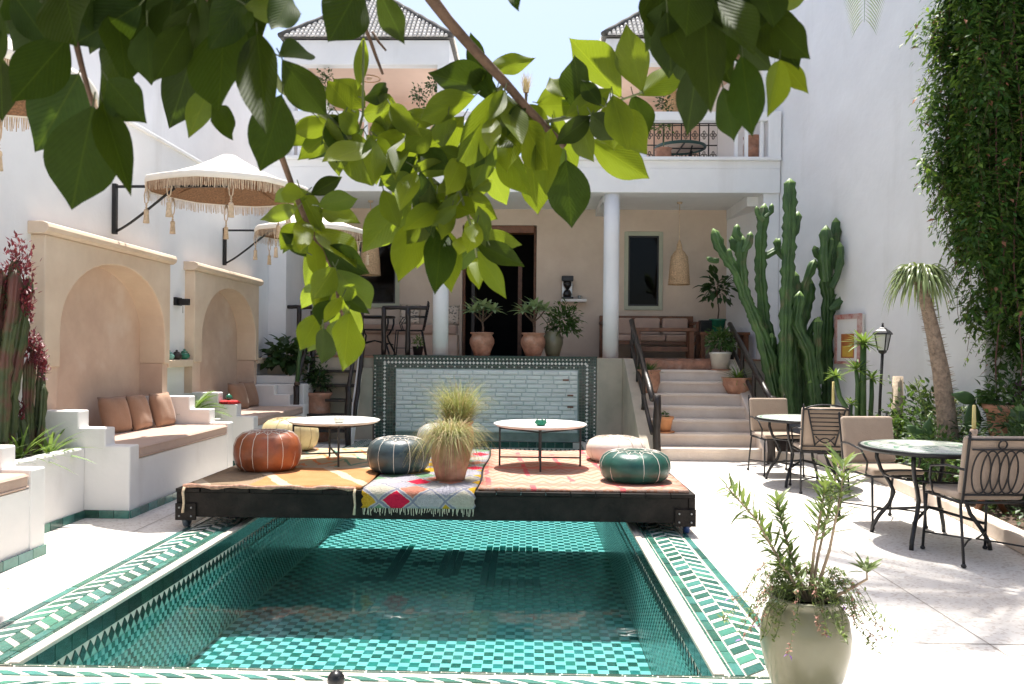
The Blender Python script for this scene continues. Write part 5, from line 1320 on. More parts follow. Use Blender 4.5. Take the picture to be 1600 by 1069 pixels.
steppot(1192, 1, 'orange pot of yellow-green leaves at the side of the lower steps', 'low')
# shaded plants at the wooden stairs
def shrub(label, loc, rx, ry, rz, n, L_, W_, m, stems=5, name='shrub', cat='shrub', shell=.3, zc=None):
    r = thing(name, label, cat, loc)
    for k in range(stems):
        a = 2*math.pi*k/stems + rnd.uniform(-.4,.4); q = rnd.uniform(.3,.7); cane(r, [(0,0,0), (rx*q*.4*math.cos(a), ry*q*.4*math.sin(a), rz*.7), (rx*q*math.cos(a), ry*q*math.sin(a), rz*1.3)], .012, .005, M['stem'])
    bush(r, 'foliage', (0, 0, zc if zc else rz), rx, ry, rz, n, L_, W_, m, shell); return r
shrub('broad-leaved dark plant on the stepped planter beside the wooden stairs', (-3.95, 13.0, 1.081), .42, .26, .3, 170, .18, .13, M['foliage_dark'], 6)
r = thing('slender_cactus', 'single slender grey-green cactus stem beside the shaded bench', 'cactus', (-3.62, 12.45, .94)); cane(r, [(0,0,0), (.02,0,.35), (.06,0,.62)], .035, .03, M['cactus']); MB().lathe([(.045,0),(.05,.03),(.03,.06)], 10).build('base', M['soil'], r)
r = thing('potted_shrub', 'leafy plant in a tall terracotta pot at the foot of the wooden stairs', 'potted plant', (-3.45, 13.05, .0)); vase(r, openpot(.17, .2, .2, .80, .5, .03), M['terracotta'], soil=(.17,.7)); bush(r, 'foliage', (0,0,1.0), .25, .2, .3, 300, .10, .04, M['foliage_dark'], .2)
# sago palms between the benches
for lb, loc, s_ in (('bright green sago palm sprouting between the stepped benches', (-4.14, 9.78, .521), 1.),):
    r = thing('sago_palm', lb, 'palm', loc); MB().lathe([(.06,0),(.09,.08),(.06,.18),(.01,.2)], 12).build('trunk', M['palmbark'], r)
    for k in range(17):
        a = k * 2.4; e = .35 + .75 * (k / 17); L_ = rnd.uniform(.45, .62); pts = []
        for i in range(9): u = i / 8; pts.append(Vector((math.cos(a)*math.cos(e)*L_*u, math.sin(a)*math.cos(e)*L_*u, .18 + math.sin(e)*L_*u - .22*u*u)))
        b = MB(); b.tube(pts, [.006 - .0005*i for i in range(9)], 5)
        for i in range(1, 33):
            u = i / 33; j = min(7, int(u * 8)); p = pts[j].lerp(pts[j+1], u*8 - j); t_ = (pts[j+1] - pts[j]).normalized(); sd = t_.cross(Vector((0,0,1))).normalized()
            for sg in (-1, 1): v, f = leafv(.14 * math.sin(math.pi * (.15 + .8*u)), .011, .2, .2, 2); b.add(v, f, 0, True, orient(p, sd*sg + t_*.7 + Vector((0,0,.25))))
        b.build('frond', M['foliage_light'], r, recalc=False)
# ribbed cactus columns
def ribbed(b, pts, rad, ribs=5, tipm=1, wav=.13, ph=0., top=True):
    P = [Vector(p) for p in pts]; L_ = [0]
    for i in range(1, len(P)): L_.append(L_[-1] + (P[i] - P[i-1]).length)
    tot = L_[-1]; n = max(6, int(tot / .07)); nn = ribs * 4; ring = []
    up = None
    for k in range(n + 1):
        s_ = tot * k / n; i = 0
        while i < len(P) - 2 and L_[i+1] < s_: i += 1
        u = (s_ - L_[i]) / max(1e-6, L_[i+1] - L_[i])
        a, c = P[max(0, i-1)], P[min(len(P)-1, i+2)]
        h1 = P[i].lerp(P[i+1], u); p = h1
        # smooth the joints
        t_ = (P[i+1] - P[i]).normalized()
        if u < .5 and i > 0: t_ = t_.lerp((P[i] - P[i-1]).normalized(), .5 - u).normalized()
        elif u >= .5 and i < len(P) - 2: t_ = t_.lerp((P[i+2] - P[i+1]).normalized(), u - .5).normalized()
        if up is None: up = t_.cross(Vector((0, 1, .1))).normalized()
        up = (up - t_ * up.dot(t_)).normalized(); bb = t_.cross(up)
        r0 = rad * (1 + wav * math.sin(s_ * 19 + ph)) * (.75 + .25 * min(1, s_ / .12))
        tp = 1 - (s_ / tot); cap = min(1, math.sqrt(max(0, (tot - s_) / (rad * 1.3)))) if top else 1
        r0 *= max(.12, cap)
        vv = []
        for j in range(nn):
            an = 2*math.pi*j/nn; rr = r0 * (1.14, .76, .58, .76)[j % 4] * (1 + (.13 if j % 4 == 0 else .02) * math.sin(s_ * 48 + j)); vv.append(p + (up*math.cos(an) + bb*math.sin(an)) * rr)
        ring.append(vv)
    v = [q for rr in ring for q in rr]; f = []
    for k in range(n):
        for j in range(nn): j2 = (j+1) % nn; f.append((k*nn+j, k*nn+j2, (k+1)*nn+j2, (k+1)*nn+j))
    f.append(tuple(n*nn + j for j in range(nn)))
    o = len(b.f); b.add(v, f, 0, True)
    if tipm:
        lim = int(nn * 1.0)
        for q in range(len(b.f) - 1 - lim, len(b.f)): b.m[q] = 1
def cacti(name, label, root_loc, arms, y0, rad, yj=.25, cat='cactus', mats=None):
    r = thing(name, label, cat, root_loc)
    for k, (pts, s_) in enumerate(arms):
        yy = y0 + yj * math.sin(k * 2.1); P3 = [PY(px, py, yy) for px, py in pts]
        b = MB(); ribbed(b, P3, rad * s_, 5 if k % 2 else 4, ph=k); b.build('arm', mats or [M['cactus'], M['cactus_tip']], r, W=True, recalc=False)
    return r
A = [
 ([(1215,650),(1205,600),(1188,523),(1162,457),(1151,425),(1125,388),(1114,357)], .95), ([(1123,407),(1112,407),(1104,402)], .55), ([(1146,412),(1140,400),(1139,388)], .55),
 ([(1222,655),(1205,560),(1190,520),(1163,460),(1158,416),(1160,368)], 1.05), ([(1158,400),(1148,385),(1143,368)], .75), ([(1162,395),(1170,380),(1173,362)], .7), ([(1160,380),(1150,365),(1152,350)],.8),
 ([(1225,655),(1212,560),(1195,500),(1188,433),(1189,375),(1195,318)], 1.05), ([(1193,345),(1184,335),(1182,322)], .5), ([(1196,340),(1205,332),(1206,318)], .5), ([(1186,408),(1200,398),(1215,390),(1218,372)], .6),
 ([(1232,655),(1228,600),(1228,507),(1230,445),(1232,404),(1234,350),(1234,279)], 1.2), ([(1234,375),(1244,355),(1247,330)], .8), ([(1228,405),(1216,392),(1213,372)], .7), ([(1235,400),(1232,370),(1233,345)], 1.0),
 ([(1240,655),(1236,560),(1240,500),(1242,460),(1242,424)], 1.0), ([(1262,655),(1255,560),(1253,510),(1264,470),(1267,436)], .95),
 ([(1275,665),(1272,610),(1264,548),(1243,507),(1250,455)], 1.15), ([(1246,660),(1245,600),(1240,530),(1231,490),(1228,447)], .95),
 ([(1296,665),(1294,630),(1291,548),(1294,466),(1288,425),(1285,392)], 1.15), ([(1292,440),(1289,400),(1291,352)], 1.05), ([(1294,430),(1305,390),(1306,340)], .85), ([(1286,412),(1276,398),(1272,384)], .6), ([(1294,400),(1297,385),(1298,370)],.6),
 ([(1297,485),(1312,474),(1328,455),(1337,425),(1339,390)], .85), ([(1298,470),(1312,455),(1322,432),(1326,390)], .85), ([(1299,450),(1308,430),(1314,400),(1312,378)], .7),
 ([(1252,520),(1250,480),(1258,445),(1274,405)], .8), ([(1268,560),(1264,520),(1282,495)], .7), ([(1282,600),(1276,560),(1278,495)], .8), ([(1210,655),(1203,620),(1204,560),(1206,520)], .9), ([(1258,655),(1254,620),(1250,570)], .8), ([(1285,665),(1280,640),(1266,590)], .8), ([(1238,655),(1222,600),(1221,530)], .85),
]
cacti('columnar_cactus', 'towering dark green branching columnar cactus beside the stone stairs', (3.95, 11.75, .05), A, 11.85, .072, .22)
bd = []
# red-tipped cactus in the planter
M['redcactus'] = mat('reddish_cactus', (.085,.10,.035), .55, 0, 6, .2, 20, c2=(.030,.055,.018)); patches(M['redcactus'], (.13,.035,.035), .46, .58, 4, amt=.85)
def euphorbia(px, label, arms, y, rad, tips):
    r = thing('red_tipped_cactus', label, 'cactus', tuple(PY(px, 720, y).xy) + (.52,))
    for k, pts in enumerate(arms):
        P3 = [PY(a, c, y + .12 * math.sin(k*1.7)) for a, c in pts]; b = MB(); ribbed(b, P3, rad * (1 if k % 2 else .85), 5, ph=k, wav=.08); b.build('stem', [M['redcactus'], M['redcactus']], r, W=True, recalc=False)
    b = MB()
    for (a, c, sp) in tips:
        for q in range(95):
            p = PY(a + rnd.gauss(0, sp*.45), c + rnd.gauss(0, sp), y + rnd.uniform(-.12,.12)); v, f = leafv(.05, .022, .3, -.2, 2); b.add(v, f, 0, True, orient(p, rdir(.0, 1)))
    b.build('red_leaves', M['cactus_redleaf'], r, W=True, recalc=False)
M['cactus_redleaf'] = leafmat('dark_red_leaf', (.13,.022,.030), (.3,.04,.05), .2, .5, .3)
euphorbia(8, 'tall red-tipped candelabra cactus standing in the low planter', [[(5,720),(4,600),(8,500),(25,400)], [(14,720),(20,600),(34,520),(38,440)], [(0,700),(-4,600),(-10,480)], [(3,690),(8,560),(20,480),(24,420)], [(12,620),(28,540),(40,470),(44,430)], [(8,640),(12,560),(6,480),(10,430)], [(2,600),(-6,500),(2,420)]], 6.28, .045, [(25,400,14),(22,440,14),(42,420,16),(40,455,14),(8,440,15),(32,470,14),(-2,470,14),(45,485,8)])
euphorbia(50, 'shorter red-tipped cactus next to the stepped bench arm', [[(50,725),(46,640),(50,560),(56,535)], [(54,725),(60,640),(66,560)], [(46,725),(40,640),(42,560)], [(48,720),(34,680),(32,650)], [(58,720),(66,650),(69,600)]], 6.62, .032, [(50,540,9),(62,550,10),(42,545,10),(67,575,9),(34,650,9),(56,560,8)])
def strapplant(label, loc, n, L_, W_, m, up=(.3, 1.4), name='strap_leaf_plant', cat='plant', curl=.5):
    r = thing(name, label, cat, loc); MB().lathe([(.02,0),(.03,.03),(.01,.06)], 8).build('crown', M['stem'], r); rosette(r, 'leaves', (0,0,.04), n, L_, W_, m, up, curl); return r
strapplant('arching green grass-like plant under the red-tipped cactus', (-4.15, 6.45, .521), 46, .42, .022, M['foliage_light'])
strapplant('bright green strap-leaved plant at the planter corner by the bench arm', (-4.08, 6.74, .521), 26, .36, .03, M['foliage_light'])
strapplant('low green grassy tuft in the planter behind the near bench', (-4.12, 6.0, .521), 34, .34, .02, M['foliage'])
r = thing('grey_stone', 'smooth grey stone lying on the planter soil', 'stone', (-4.08, 6.82, .52)); MB().lathe([(.001,0),(.06,.01),(.075,.04),(.05,.08),(.001,.095)], 12, fn=lambda a, z: 1 + .15*math.cos(a*2+1)).build('stone', mat('grey_stone', (.35,.36,.38), .6, .2, 9, .3, 20), r)

# ---------------- right garden
Yl = 10.3
p0 = PY(1372, 650, Yl)
r = thing('lamp_post', 'black garden lantern on a slim post in the bed', 'lamp', (p0.x, Yl, .07)); zt = PY(1380, 507, Yl).z - .07; xo = PY(1379, 540, Yl).x - p0.x
MB().lathe([(.001,0),(.06,0),(.06,.02),(.03,.06),(.022,.12)], 14).build('foot', M['iron'], r)
MB().tube([(0,0,.1),(xo*.5,0,zt*.5),(xo,0,zt-.36)], [.022,.018,.018], 10).build('pole', M['iron'], r)
lt = MB(); lt.lathe([(.02,-.02),(.05,.0),(.055,.02),(.06,.03)], 4, (xo,0,zt-.36), smooth=False)
for k in range(4):
    a = k*math.pi/2; lt.bar((xo + .06*math.cos(a), .06*math.sin(a), zt-.33), (xo + .10*math.cos(a), .10*math.sin(a), zt-.13), .012)
lo = lt.build('lantern_frame', M['iron'], r)
MB().lathe([(.13,-.13),(.125,-.11),(.10,-.085),(.06,-.06),(.05,-.05),(.02,-.035),(.012,0),(.016,.012),(.001,.025)], 4, (xo,0,zt), smooth=False).build('lantern_roof', M['iron'], r)
MB().lathe([(.055,-.33),(.094,-.13)], 4, (xo,0,zt), smooth=False).build('glass', mat('frosted_glass', (.62,.62,.60), .3, .05, 6), r)
# wall panel with red frame
c = [onRW(px, py, .02) for px, py in ((1313,495),(1353,490),(1353,565),(1313,568))]
ctr = sum(c, Vector()) / 4
r = thing('wall_box', 'small white cabinet with worn red frame and orange panel on the tall wall', 'wall cabinet', tuple(ctr))
ex = (c[1] - c[0]); wx = ex.length / 2 * .98; hz = (c[0].z - c[3].z) / 2; ang = math.atan2(ex.y, ex.x); r.rotation_euler = (0, 0, ang)
MB().box(-wx, -.05, -hz, wx, .0, hz).build('body', M['plaster2'], r)
b = MB(); b.box(-wx-.02, -.07, hz - .06, wx + .02, -.051, hz + .01); b.box(wx - .07, -.07, -hz, wx + .02, -.051, hz - .061); b.box(-wx - .02, -.07, -hz - .02, wx - .071, -.051, -hz + .02); b.box(-wx-.02, -.07, -hz + .021, -wx + .02, -.051, hz - .061)
b.build('frame', mat('worn_red_paint', (.40,.10,.08), .8, .5, 10, c2=(.62,.5,.45)), r)
MB().box(-wx*.55, -.062, -hz*.8, wx*.45, -.051, hz*.2).build('upper_panel', mat('rust_orange', (.42,.14,.04), .7, .2, 8), r); MB().box(-wx*.4, -.068, -hz*.75, wx*.42, -.063, -hz*.3).build('lower_panel', mat('mustard', (.62,.38,.06), .7, .15, 8), r)
# leafy-topped succulents
def madagascar(label, stems, y):
    r = thing('leafy_succulent', label, 'plant', (PY(stems[0][0][0][0], 660, y).x, y, .07))
    for pts, rad, L_, n in stems:
        P3 = [PY(a, c_, y) for a, c_ in pts]; P3[0].z = max(.07, min(P3[0].z, .5)); b = MB(); b.tube(P3, [rad, rad*.9] + [rad*.8] * (len(P3) - 2), 9); b.build('stem', M['cactus'], r, W=True)
        t_ = P3[-1] - Vector(r.location); rosette(r, 'leaf_crown', tuple(t_), n, L_, .035, M['foliage_light'], (-.3, 1.2), .25)
madagascar('leaf-crowned succulent growing right beside the lantern post', [([(1348,690),(1348,600),(1349,538)], .045, .26, 40), ([(1338,690),(1340,600),(1338,578)], .03, .22, 26), ([(1358,690),(1362,620),(1362,592)], .03, .18, 20)], 10.0)
madagascar('curving succulent with a yellow-green tip behind the table by the stairs', [([(1345,690),(1332,655),(1312,620),(1305,588)], .035, .15, 18), ([(1330,690),(1328,660),(1330,632)], .025, .13, 14)], 9.85)
r = thing('tree_stump_post', 'pale wooden stump wrapped by a thin vine in the bed', 'stump', (PY(1400, 650, 9.9).x, 9.9, .07))
b = MB(); b.tube([(0,0,0),(.01,0,.4),(.02,0,PY(1400,588,9.9).z-.07)], [.085,.075,.06], 10); b.build('stump', mat('pale_dead_wood', (.50,.40,.30), .9, .2, 9, .8, 30), r)
b = MB(); v, f = leafv(.05, .03, .3, .2, 2)
for i in range(60): u = i/60; a = u*9; p = Vector((.10*math.cos(a)+.01, .10*math.sin(a), .1 + u*1.1)); b.add(v, f, 0, True, orient(p, rdir()))
b.build('vine_leaves', M['foliage'], r, recalc=False)
# spiny-trunked palm-like tree
yp = 8.75
r = thing('spiny_trunk_palm', 'palm-like tree with a leaning spiny trunk and drooping strap leaves', 'tree', (PY(1486, 720, yp).x, yp, .07))
tp = [PY(1490, 780, yp), PY(1484, 700, yp), PY(1478, 640, yp), PY(1470, 580, yp), PY(1458, 520, yp), PY(1446, 470, yp), PY(1438, 440, yp)]
tp[0].z = .07
b = MB(); b.tube(tp, [.115,.108,.095,.085,.072,.06,.05], 18); b.build('trunk', M['palmbark'], r, W=True)
b = MB()
for i in range(520):
    u = rnd.random() ** .8 * 5.9; j = int(u); p = tp[j].lerp(tp[j+1], u - j); q = [.115,.108,.095,.085,.072,.06,.05]; rr = q[j] + (q[j+1]-q[j])*(u-j); a = rnd.uniform(0, 2*math.pi); d_ = Vector((math.cos(a), math.sin(a), .25))
    b.tube([p + d_*rr*.95, p + d_*(rr + .045)], [.0035, .0008], 3, caps=False)
tag(b.build('spines', M['palmbark'], r, W=True, recalc=False), kind='stuff')
tt_ = tp[-1] - Vector(r.location)
b = MB()
for i in range(230):
    a = i*2.39996 + rnd.uniform(-.15,.15); e = -.1 + 1.45 * ((i/230) ** .7); L_ = rnd.uniform(.44,.60); g = rnd.uniform(.55,1.0) + .35*max(0, e); dr_ = Vector((math.cos(a), math.sin(a), 0)); sd = Vector((-math.sin(a), math.cos(a), 0)); vv = []; n8 = 9
    for k in range(n8 + 1):
        u = k / n8; p = tt_ + dr_ * (.03 + L_ * (u - .32*u*u) * math.cos(e * (1 - .3*u))) + Vector((0, 0, L_ * (u * math.sin(e) * 1.1 - g * u * u) + .04)); w8 = .016 * (1 - u**3) * (.6 + .4*min(1, u*5)); vv += [p - sd*w8 + Vector((0,0,w8*.5)), p, p + sd*w8 + Vector((0,0,w8*.5))]
    b.add(vv, [q for k in range(n8) for q in ((3*k, 3*k+3, 3*k+4, 3*k+1), (3*k+1, 3*k+4, 3*k+5, 3*k+2))], 0, True)
b.build('crown', M['yucca'], r, recalc=False)
# prickly pear
yq = 8.6
def pad(b, p, d, L_, W_, th=.035, roll=0.):
    v = []; f = []; n, m_ = 8, 14
    for i in range(n + 1):
        u = i / n; w_ = W_/2 * math.sin(math.pi * (.08 + .92*u) ** .85) if i < n else .004
        for j in range(m_): a = 2*math.pi*j/m_; v.append((u*L_, w_*math.cos(a), th/2*math.sin(a)*min(1, w_/(W_*.25))))
    for i in range(n):
        for j in range(m_): j2 = (j+1)%m_; f.append((i*m_+j, i*m_+j2, (i+1)*m_+j2, (i+1)*m_+j))
    f.append(tuple(n*m_+j for j in range(m_))); f.append(tuple(range(m_-1,-1,-1))); b.add(v, f, 0, True, orient(p, d, roll))
pads = [((1520,680),(1520,624),.16),((1524,626),(1488,616),.12),((1527,628),(1556,625),.13),((1527,624),(1528,618),.06),((1440,690),(1430,668),.13),((1450,682),(1452,655),.12),((1430,676),(1418,665),.09)]
for gi, (sel, lb) in enumerate((((0,1,2,3), 'prickly pear with spread paddle pads beside the spiny palm trunk'), ((4,5,6), 'small prickly pear pads in front of the spiny palm trunk'))):
    r = thing('prickly_pear', lb, 'cactus', (PY(pads[sel[0]][0][0], 690, yq).x, yq, .07))
    for k in sel:
        a, c_, w_ = pads[k]; pa, pc = PY(*a, yq), PY(*c_, yq)
        b = MB(); pad(b, pa, pc - pa, (pc - pa).length * 1.05, w_ * 1.15, roll=R(90)); b.build('pad', M['cactus'], r, W=True)
    p = PY(*pads[sel[0]][0], yq); b = MB(); pad(b, Vector((p.x, yq, .07)), Vector((0,0,1)), p.z - .05, .14, roll=R(90)); b.build('pad', M['cactus'], r, W=True)
# pots under the vine
yv = 8.45
p = PY(1575, 640, yv)
r = thing('tall_terracotta_urn', 'large terracotta urn with green and purple plants under the vine', 'potted plant', (p.x, yv, .07))
zt = PY(1575, 632, yv).z - .07
vase(r, [(.001,0),(.17,0),(.2,.06),(.15,.25),(.13,.45),(.17,.6),(.2,zt-.1),(.235,zt-.04),(.24,zt),(.21,zt),(.2,zt-.06)], M['terracotta'], soil=(.2, zt-.05))
bush(r, 'green_foliage', (-.12, 0, zt+.08), .2, .2, .16, 160, .08, .04, M['foliage'], .3); bush(r, 'purple_foliage', (.16, 0, zt+.08), .2, .2, .14, 160, .06, .035, mat('purple_leaf', (.06,.02,.04), .6, .3, 9), .3)
r = thing('barrel_cactus_cluster', 'stubby ribbed green cactus in front of the terracotta urn', 'cactus', (PY(1592, 700, 8.1).x, 8.1, .07))
for dx, zt_, w_ in ((0, PY(1592, 630, 8.1).z, .09), (.13, PY(1592, 650, 8.1).z, .08), (-.12, PY(1592, 690, 8.1).z, .06)):
    b = MB(); ribbed(b, [Vector((r.location.x + dx*.6, 8.1, .07)), Vector((r.location.x + dx*.9, 8.1, (zt_+.07)/2)), Vector((r.location.x + dx, 8.1, zt_))], w_, 6, wav=.05); b.build('stem', [M['cactus'], M['cactus_tip']], r, W=True, recalc=False)
# bed shrubs
for k, (x, y, rx, rz, n, L_, W_, m, lb) in enumerate((
    (4.35, 9.55, .30, .32, 380, .07, .035, 'foliage', 'dense green shrub behind the table at the foot of the stairs'),
    (4.55, 8.9, .34, .36, 420, .09, .03, 'foliage_dark', 'dark narrow-leaved shrub between the spiny palm trunk and the stump'),
    (4.25, 8.3, .30, .26, 360, .07, .03, 'foliage', 'low green shrub behind the chair with tan cushions'),
    (5.05, 8.35, .32, .50, 420, .10, .028, 'foliage_dark', 'upright olive-like shrub between the spiny palm trunk and the urn'),
    (4.35, 7.55, .34, .26, 420, .06, .03, 'foliage', 'low spreading shrub by the kerb behind the mosaic table'),
    (4.6, 6.7, .40, .30, 460, .07, .03, 'foliage_dark', 'dark spreading shrub behind the chair with looped scrolls'),
    (4.1, 10.55, .20, .22, 220, .06, .03, 'foliage', 'little shrub at the kerb corner under the columnar cactus'),
    (4.2, 6.1, .26, .2, 260, .06, .025, 'foliage', 'low green shrub at the kerb beside the looped-back chair'),
    (4.75, 9.7, .36, .42, 420, .09, .04, 'foliage', 'bushy green shrub between the stump and the tall wall'),
    (4.75, 7.6, .38, .42, 460, .08, .03, 'foliage_dark', 'dark bushy shrub below the prickly pear'),
    (5.3, 7.5, .45, .45, 460, .09, .035, 'foliage', 'tall green shrub below the hanging vine'))):
    shrub(lb, (x, y, .07), rx * 1.3, rx * 1.3, rz * 1.35, int(n * 1.7), L_ * 1.05, W_, M[m], 6)
r = thing('olive_sapling', 'slender olive sapling leaning beside the spiny palm trunk', 'plant', (PY(1455, 700, 8.9).x, 8.9, .07))
for pts in ([(1460,690),(1445,640),(1432,598)], [(1466,690),(1478,640),(1494,630)], [(1470,690),(1488,655),(1508,640)]):
    P3 = [PY(a, c_, 8.9) - Vector(r.location) for a, c_ in pts]; P3 = [Vector((0,0,0))] + P3; cane(r, P3, .012, .004, M['stem'])
    b = MB(); v, f = leafv(.09, .022, .3, .1, 3)
    for i in range(70): u = rnd.uniform(.5, 2.99); j = int(u); p = P3[j].lerp(P3[j+1], u-j); b.add(v, f, 0, True, orient(p, rdir(-.3,1)))
    b.build('leaves', M['oleander'], r, recalc=False)
b = MB(); v, f = leafv(.06, .03, .3, .2, 2)
for i in range(2600):
    y = rnd.uniform(4.2, 11.0); x0 = 4.3; x = rnd.uniform(3.95 + .06*(y-6), 5.6); b.add(v, f, 0, True, orient((x, y, .07 + rnd.uniform(.0,.10)), rdir(-.1, .8)) @ Matrix.Scale(rnd.uniform(.6,1.3), 4))
tag(b.build('ground_cover', M['foliage_dark'], recalc=False), 'low leafy ground cover over the garden bed', 'ground cover', kind='stuff')
for k, (x, y, rz_) in enumerate(((4.15, 7.3, .4), (4.3, 6.55, 1.2))):
    r = thing('log_prop', ('short brown log prop leaning in the bed behind the mosaic table', 'crossed brown log props beside the looped-back chair')[k], 'log', (x, y, .07))
    b = MB(); b.tube([(-.16,0,0),(.16,.03,.42)], .028, 8); b.build('log', M['wood_brown'], r); b = MB(); b.tube([(.16,-.06,0),(-.14,-.03,.40)], .026, 8); b.build('log', M['wood_brown'], r); r.rotation_euler = (0,0,rz_)
# hanging vine
r = thing('hanging_vine', 'thick curtain of hanging green vine over the wall corner', 'vine', (5.9, 9.0, 2.0))
vn = random.Random(3); b = MB(); bs = MB(); v, f = leafv(.085, .036, .3, .3, 2)
lv = MB(); dead = MB()
def vine_left(z): # left outline of the curtain at this height (px x)
    py = 549 - (z - 1.5) / 8.9 * F
    tab = [(-120,1474),(0,1472),(60,1466),(140,1452),(200,1446),(250,1466),(300,1484),(380,1496),(450,1512),(520,1528),(580,1545),(640,1575),(700,1600)]
    for (a, c_) in zip(tab, tab[1:]):
        if a[0] <= py <= c_[0]: return a[1] + (c_[1]-a[1])*(py-a[0])/(c_[0]-a[0])
    return 1470
lv2 = MB()
for c_ in range(66):
    cpx = 1436 + (c_ % 33) / 33 * 235 + vn.uniform(-6, 6); cy_ = vn.uniform(8.35, 9.2) if c_ % 2 else 9.2; light = vn.random() < (.45 if cpx < 1490 else .16); endk = vn.uniform(.45, 1.05); czt = vn.uniform(5.9, 6.9)
    if c_ % 2 and vn.random() < .28: continue
    for i in range(6):
        px = cpx + vn.gauss(0, 5); y = cy_ + vn.uniform(-.07, .05); zt = czt + vn.uniform(-.2, .2)
        x = PY(px, 300, y).x
        lim = 625 - abs(px - 1590) * 1.2 if px > 1505 else (275 + (px - 1440) * 4.0)
        lim = 300 + (min(655, max(lim, 200)) - 300) * endk * vn.uniform(.82, 1.05); zb = PY(px, lim, y).z
        if zb > zt - .4: continue
        n = int((zt - zb) / .14) + 2; dx = vn.uniform(-.06, .06); P3 = []
        for k in range(n): u = k/(n-1); P3.append(Vector((x + dx*u + .04*math.sin(k*.8+c_), y + .05*math.cos(k*.45+c_), zt + (zb-zt)*u)))
        if i == 0 and px > 1470: bs.tube(P3, .003, 4, caps=False)
        for k in range(int((zt - zb) * 52)):
            u = vn.random()*(n-1.001); j = int(u); p = P3[j].lerp(P3[j+1], u-j); q = pix(p)
            if q[0] < vine_left(p.z) + 13*math.sin(p.z*3.3) + 9*math.sin(p.z*8.1+1) + vn.gauss(0, 11): continue
            thick = .04 + .065 * (math.sin(p.z * 5 + c_ * 1.7) + 1)          # bulges along the strand
            a = vn.uniform(0, 2*math.pi); d_ = Vector((math.cos(a), math.sin(a) - .3, vn.uniform(-.9,.25)))
            tgt = dead if vn.random() < .02 else (lv2 if (light and vn.random() < .6) or vn.random() < .08 else lv)
            tgt.add(v, f, 0, True, orient(p + d_*vn.uniform(.0, thick), d_, vn.uniform(-.6,.6)) @ Matrix.Scale(vn.uniform(.4,1.4), 4))
# loose sprigs off the edge
for i in range(34):
    py0 = vn.uniform(20, 560); z0_ = 1.5 + (549 - py0) / F * 8.9; px = vine_left(z0_) + 6; p0_ = PY(px, py0, 8.8); L_ = vn.uniform(.15, .5); P3 = [p0_ + Vector((-L_*.55*u, 0, -L_*u**1.6*.9)) for u in [k/6 for k in range(7)]]
    bs.tube(P3, .0025, 4, caps=False)
    for k in range(int(L_*60)):
        u = vn.random()*5.99; j = int(u); lv2.add(v, f, 0, True, orient(P3[j].lerp(P3[j+1], u-j), rdir(-1,.4)) @ Matrix.Scale(vn.uniform(.45,.85), 4))
lv2.build('sunlit_leaves', M['vine_light'], r, W=True, recalc=False)
lv.build('leaves', M['vine'], r, W=True, recalc=False); bs.build('stems', M['bark'], r, W=True, recalc=False); dead.build('dry_leaves', mat('dry_leaf', (.28,.12,.07), .8, .3, 9), r, W=True, recalc=False)
b = MB()
for px0 in (1562, 1590): b.tube([PY(px0 + 7*math.sin(k*1.3+px0), 640 - k*75, 8.72 + .1*math.sin(k)) for k in range(10)], .008, 6)
b.build('woody_stem', mat('reddish_wood', (.11,.05,.04), .8, .3, 20, .5, 40), r, W=True)

# balcony greenery
for px, py, y, lb in ((508,125,13.75,'small climbing plant at the bench-side end of the balcony rail'), (655,150,13.75,'leafy potted climber on the balcony beside the pavilion pillar'), (676,135,13.85,'upright climber against the pavilion pillar'), (1037,162,13.8,'little green pot plant behind the balcony rail beside the round table')):
    p = PY(px, py, y); r = thing('balcony_plant', lb, 'potted plant', (p.x, y, 4.701)); hgt = p.z - 4.701
    vase(r, openpot(.1,.14,.13,.3), M['terracotta'], soil=(.11,.25)); 
    cane(r, [(0,0,.24),(.02,0,hgt*.6),(0,0,hgt)], .008, .004, M['stem']); bush(r, 'foliage', (0,0,hgt), .16, .12, .26, 130, .06, .035, M['foliage_dark'], .2); bush(r, 'lower_foliage', (0,0,hgt*.65), .22, .14, .2, 110, .06, .035, M['foliage'], .2)
r = thing('straw_bundle', 'dry straw bundle sticking up above the far roof parapet', 'thatch', (PY(822, 140, 17.05).x, 17.07, 5.451)); hgt = PY(822, 112, 17.07).z - 5.451
MB().tube([(0,0,0),(0,0,hgt-.4)], .03, 8).build('pole', M['bark'], r); grassclump('straw', r, 160, .45, .12, hgt-.45, ((M['grassdry'], 1.),), .06, .006, .1)

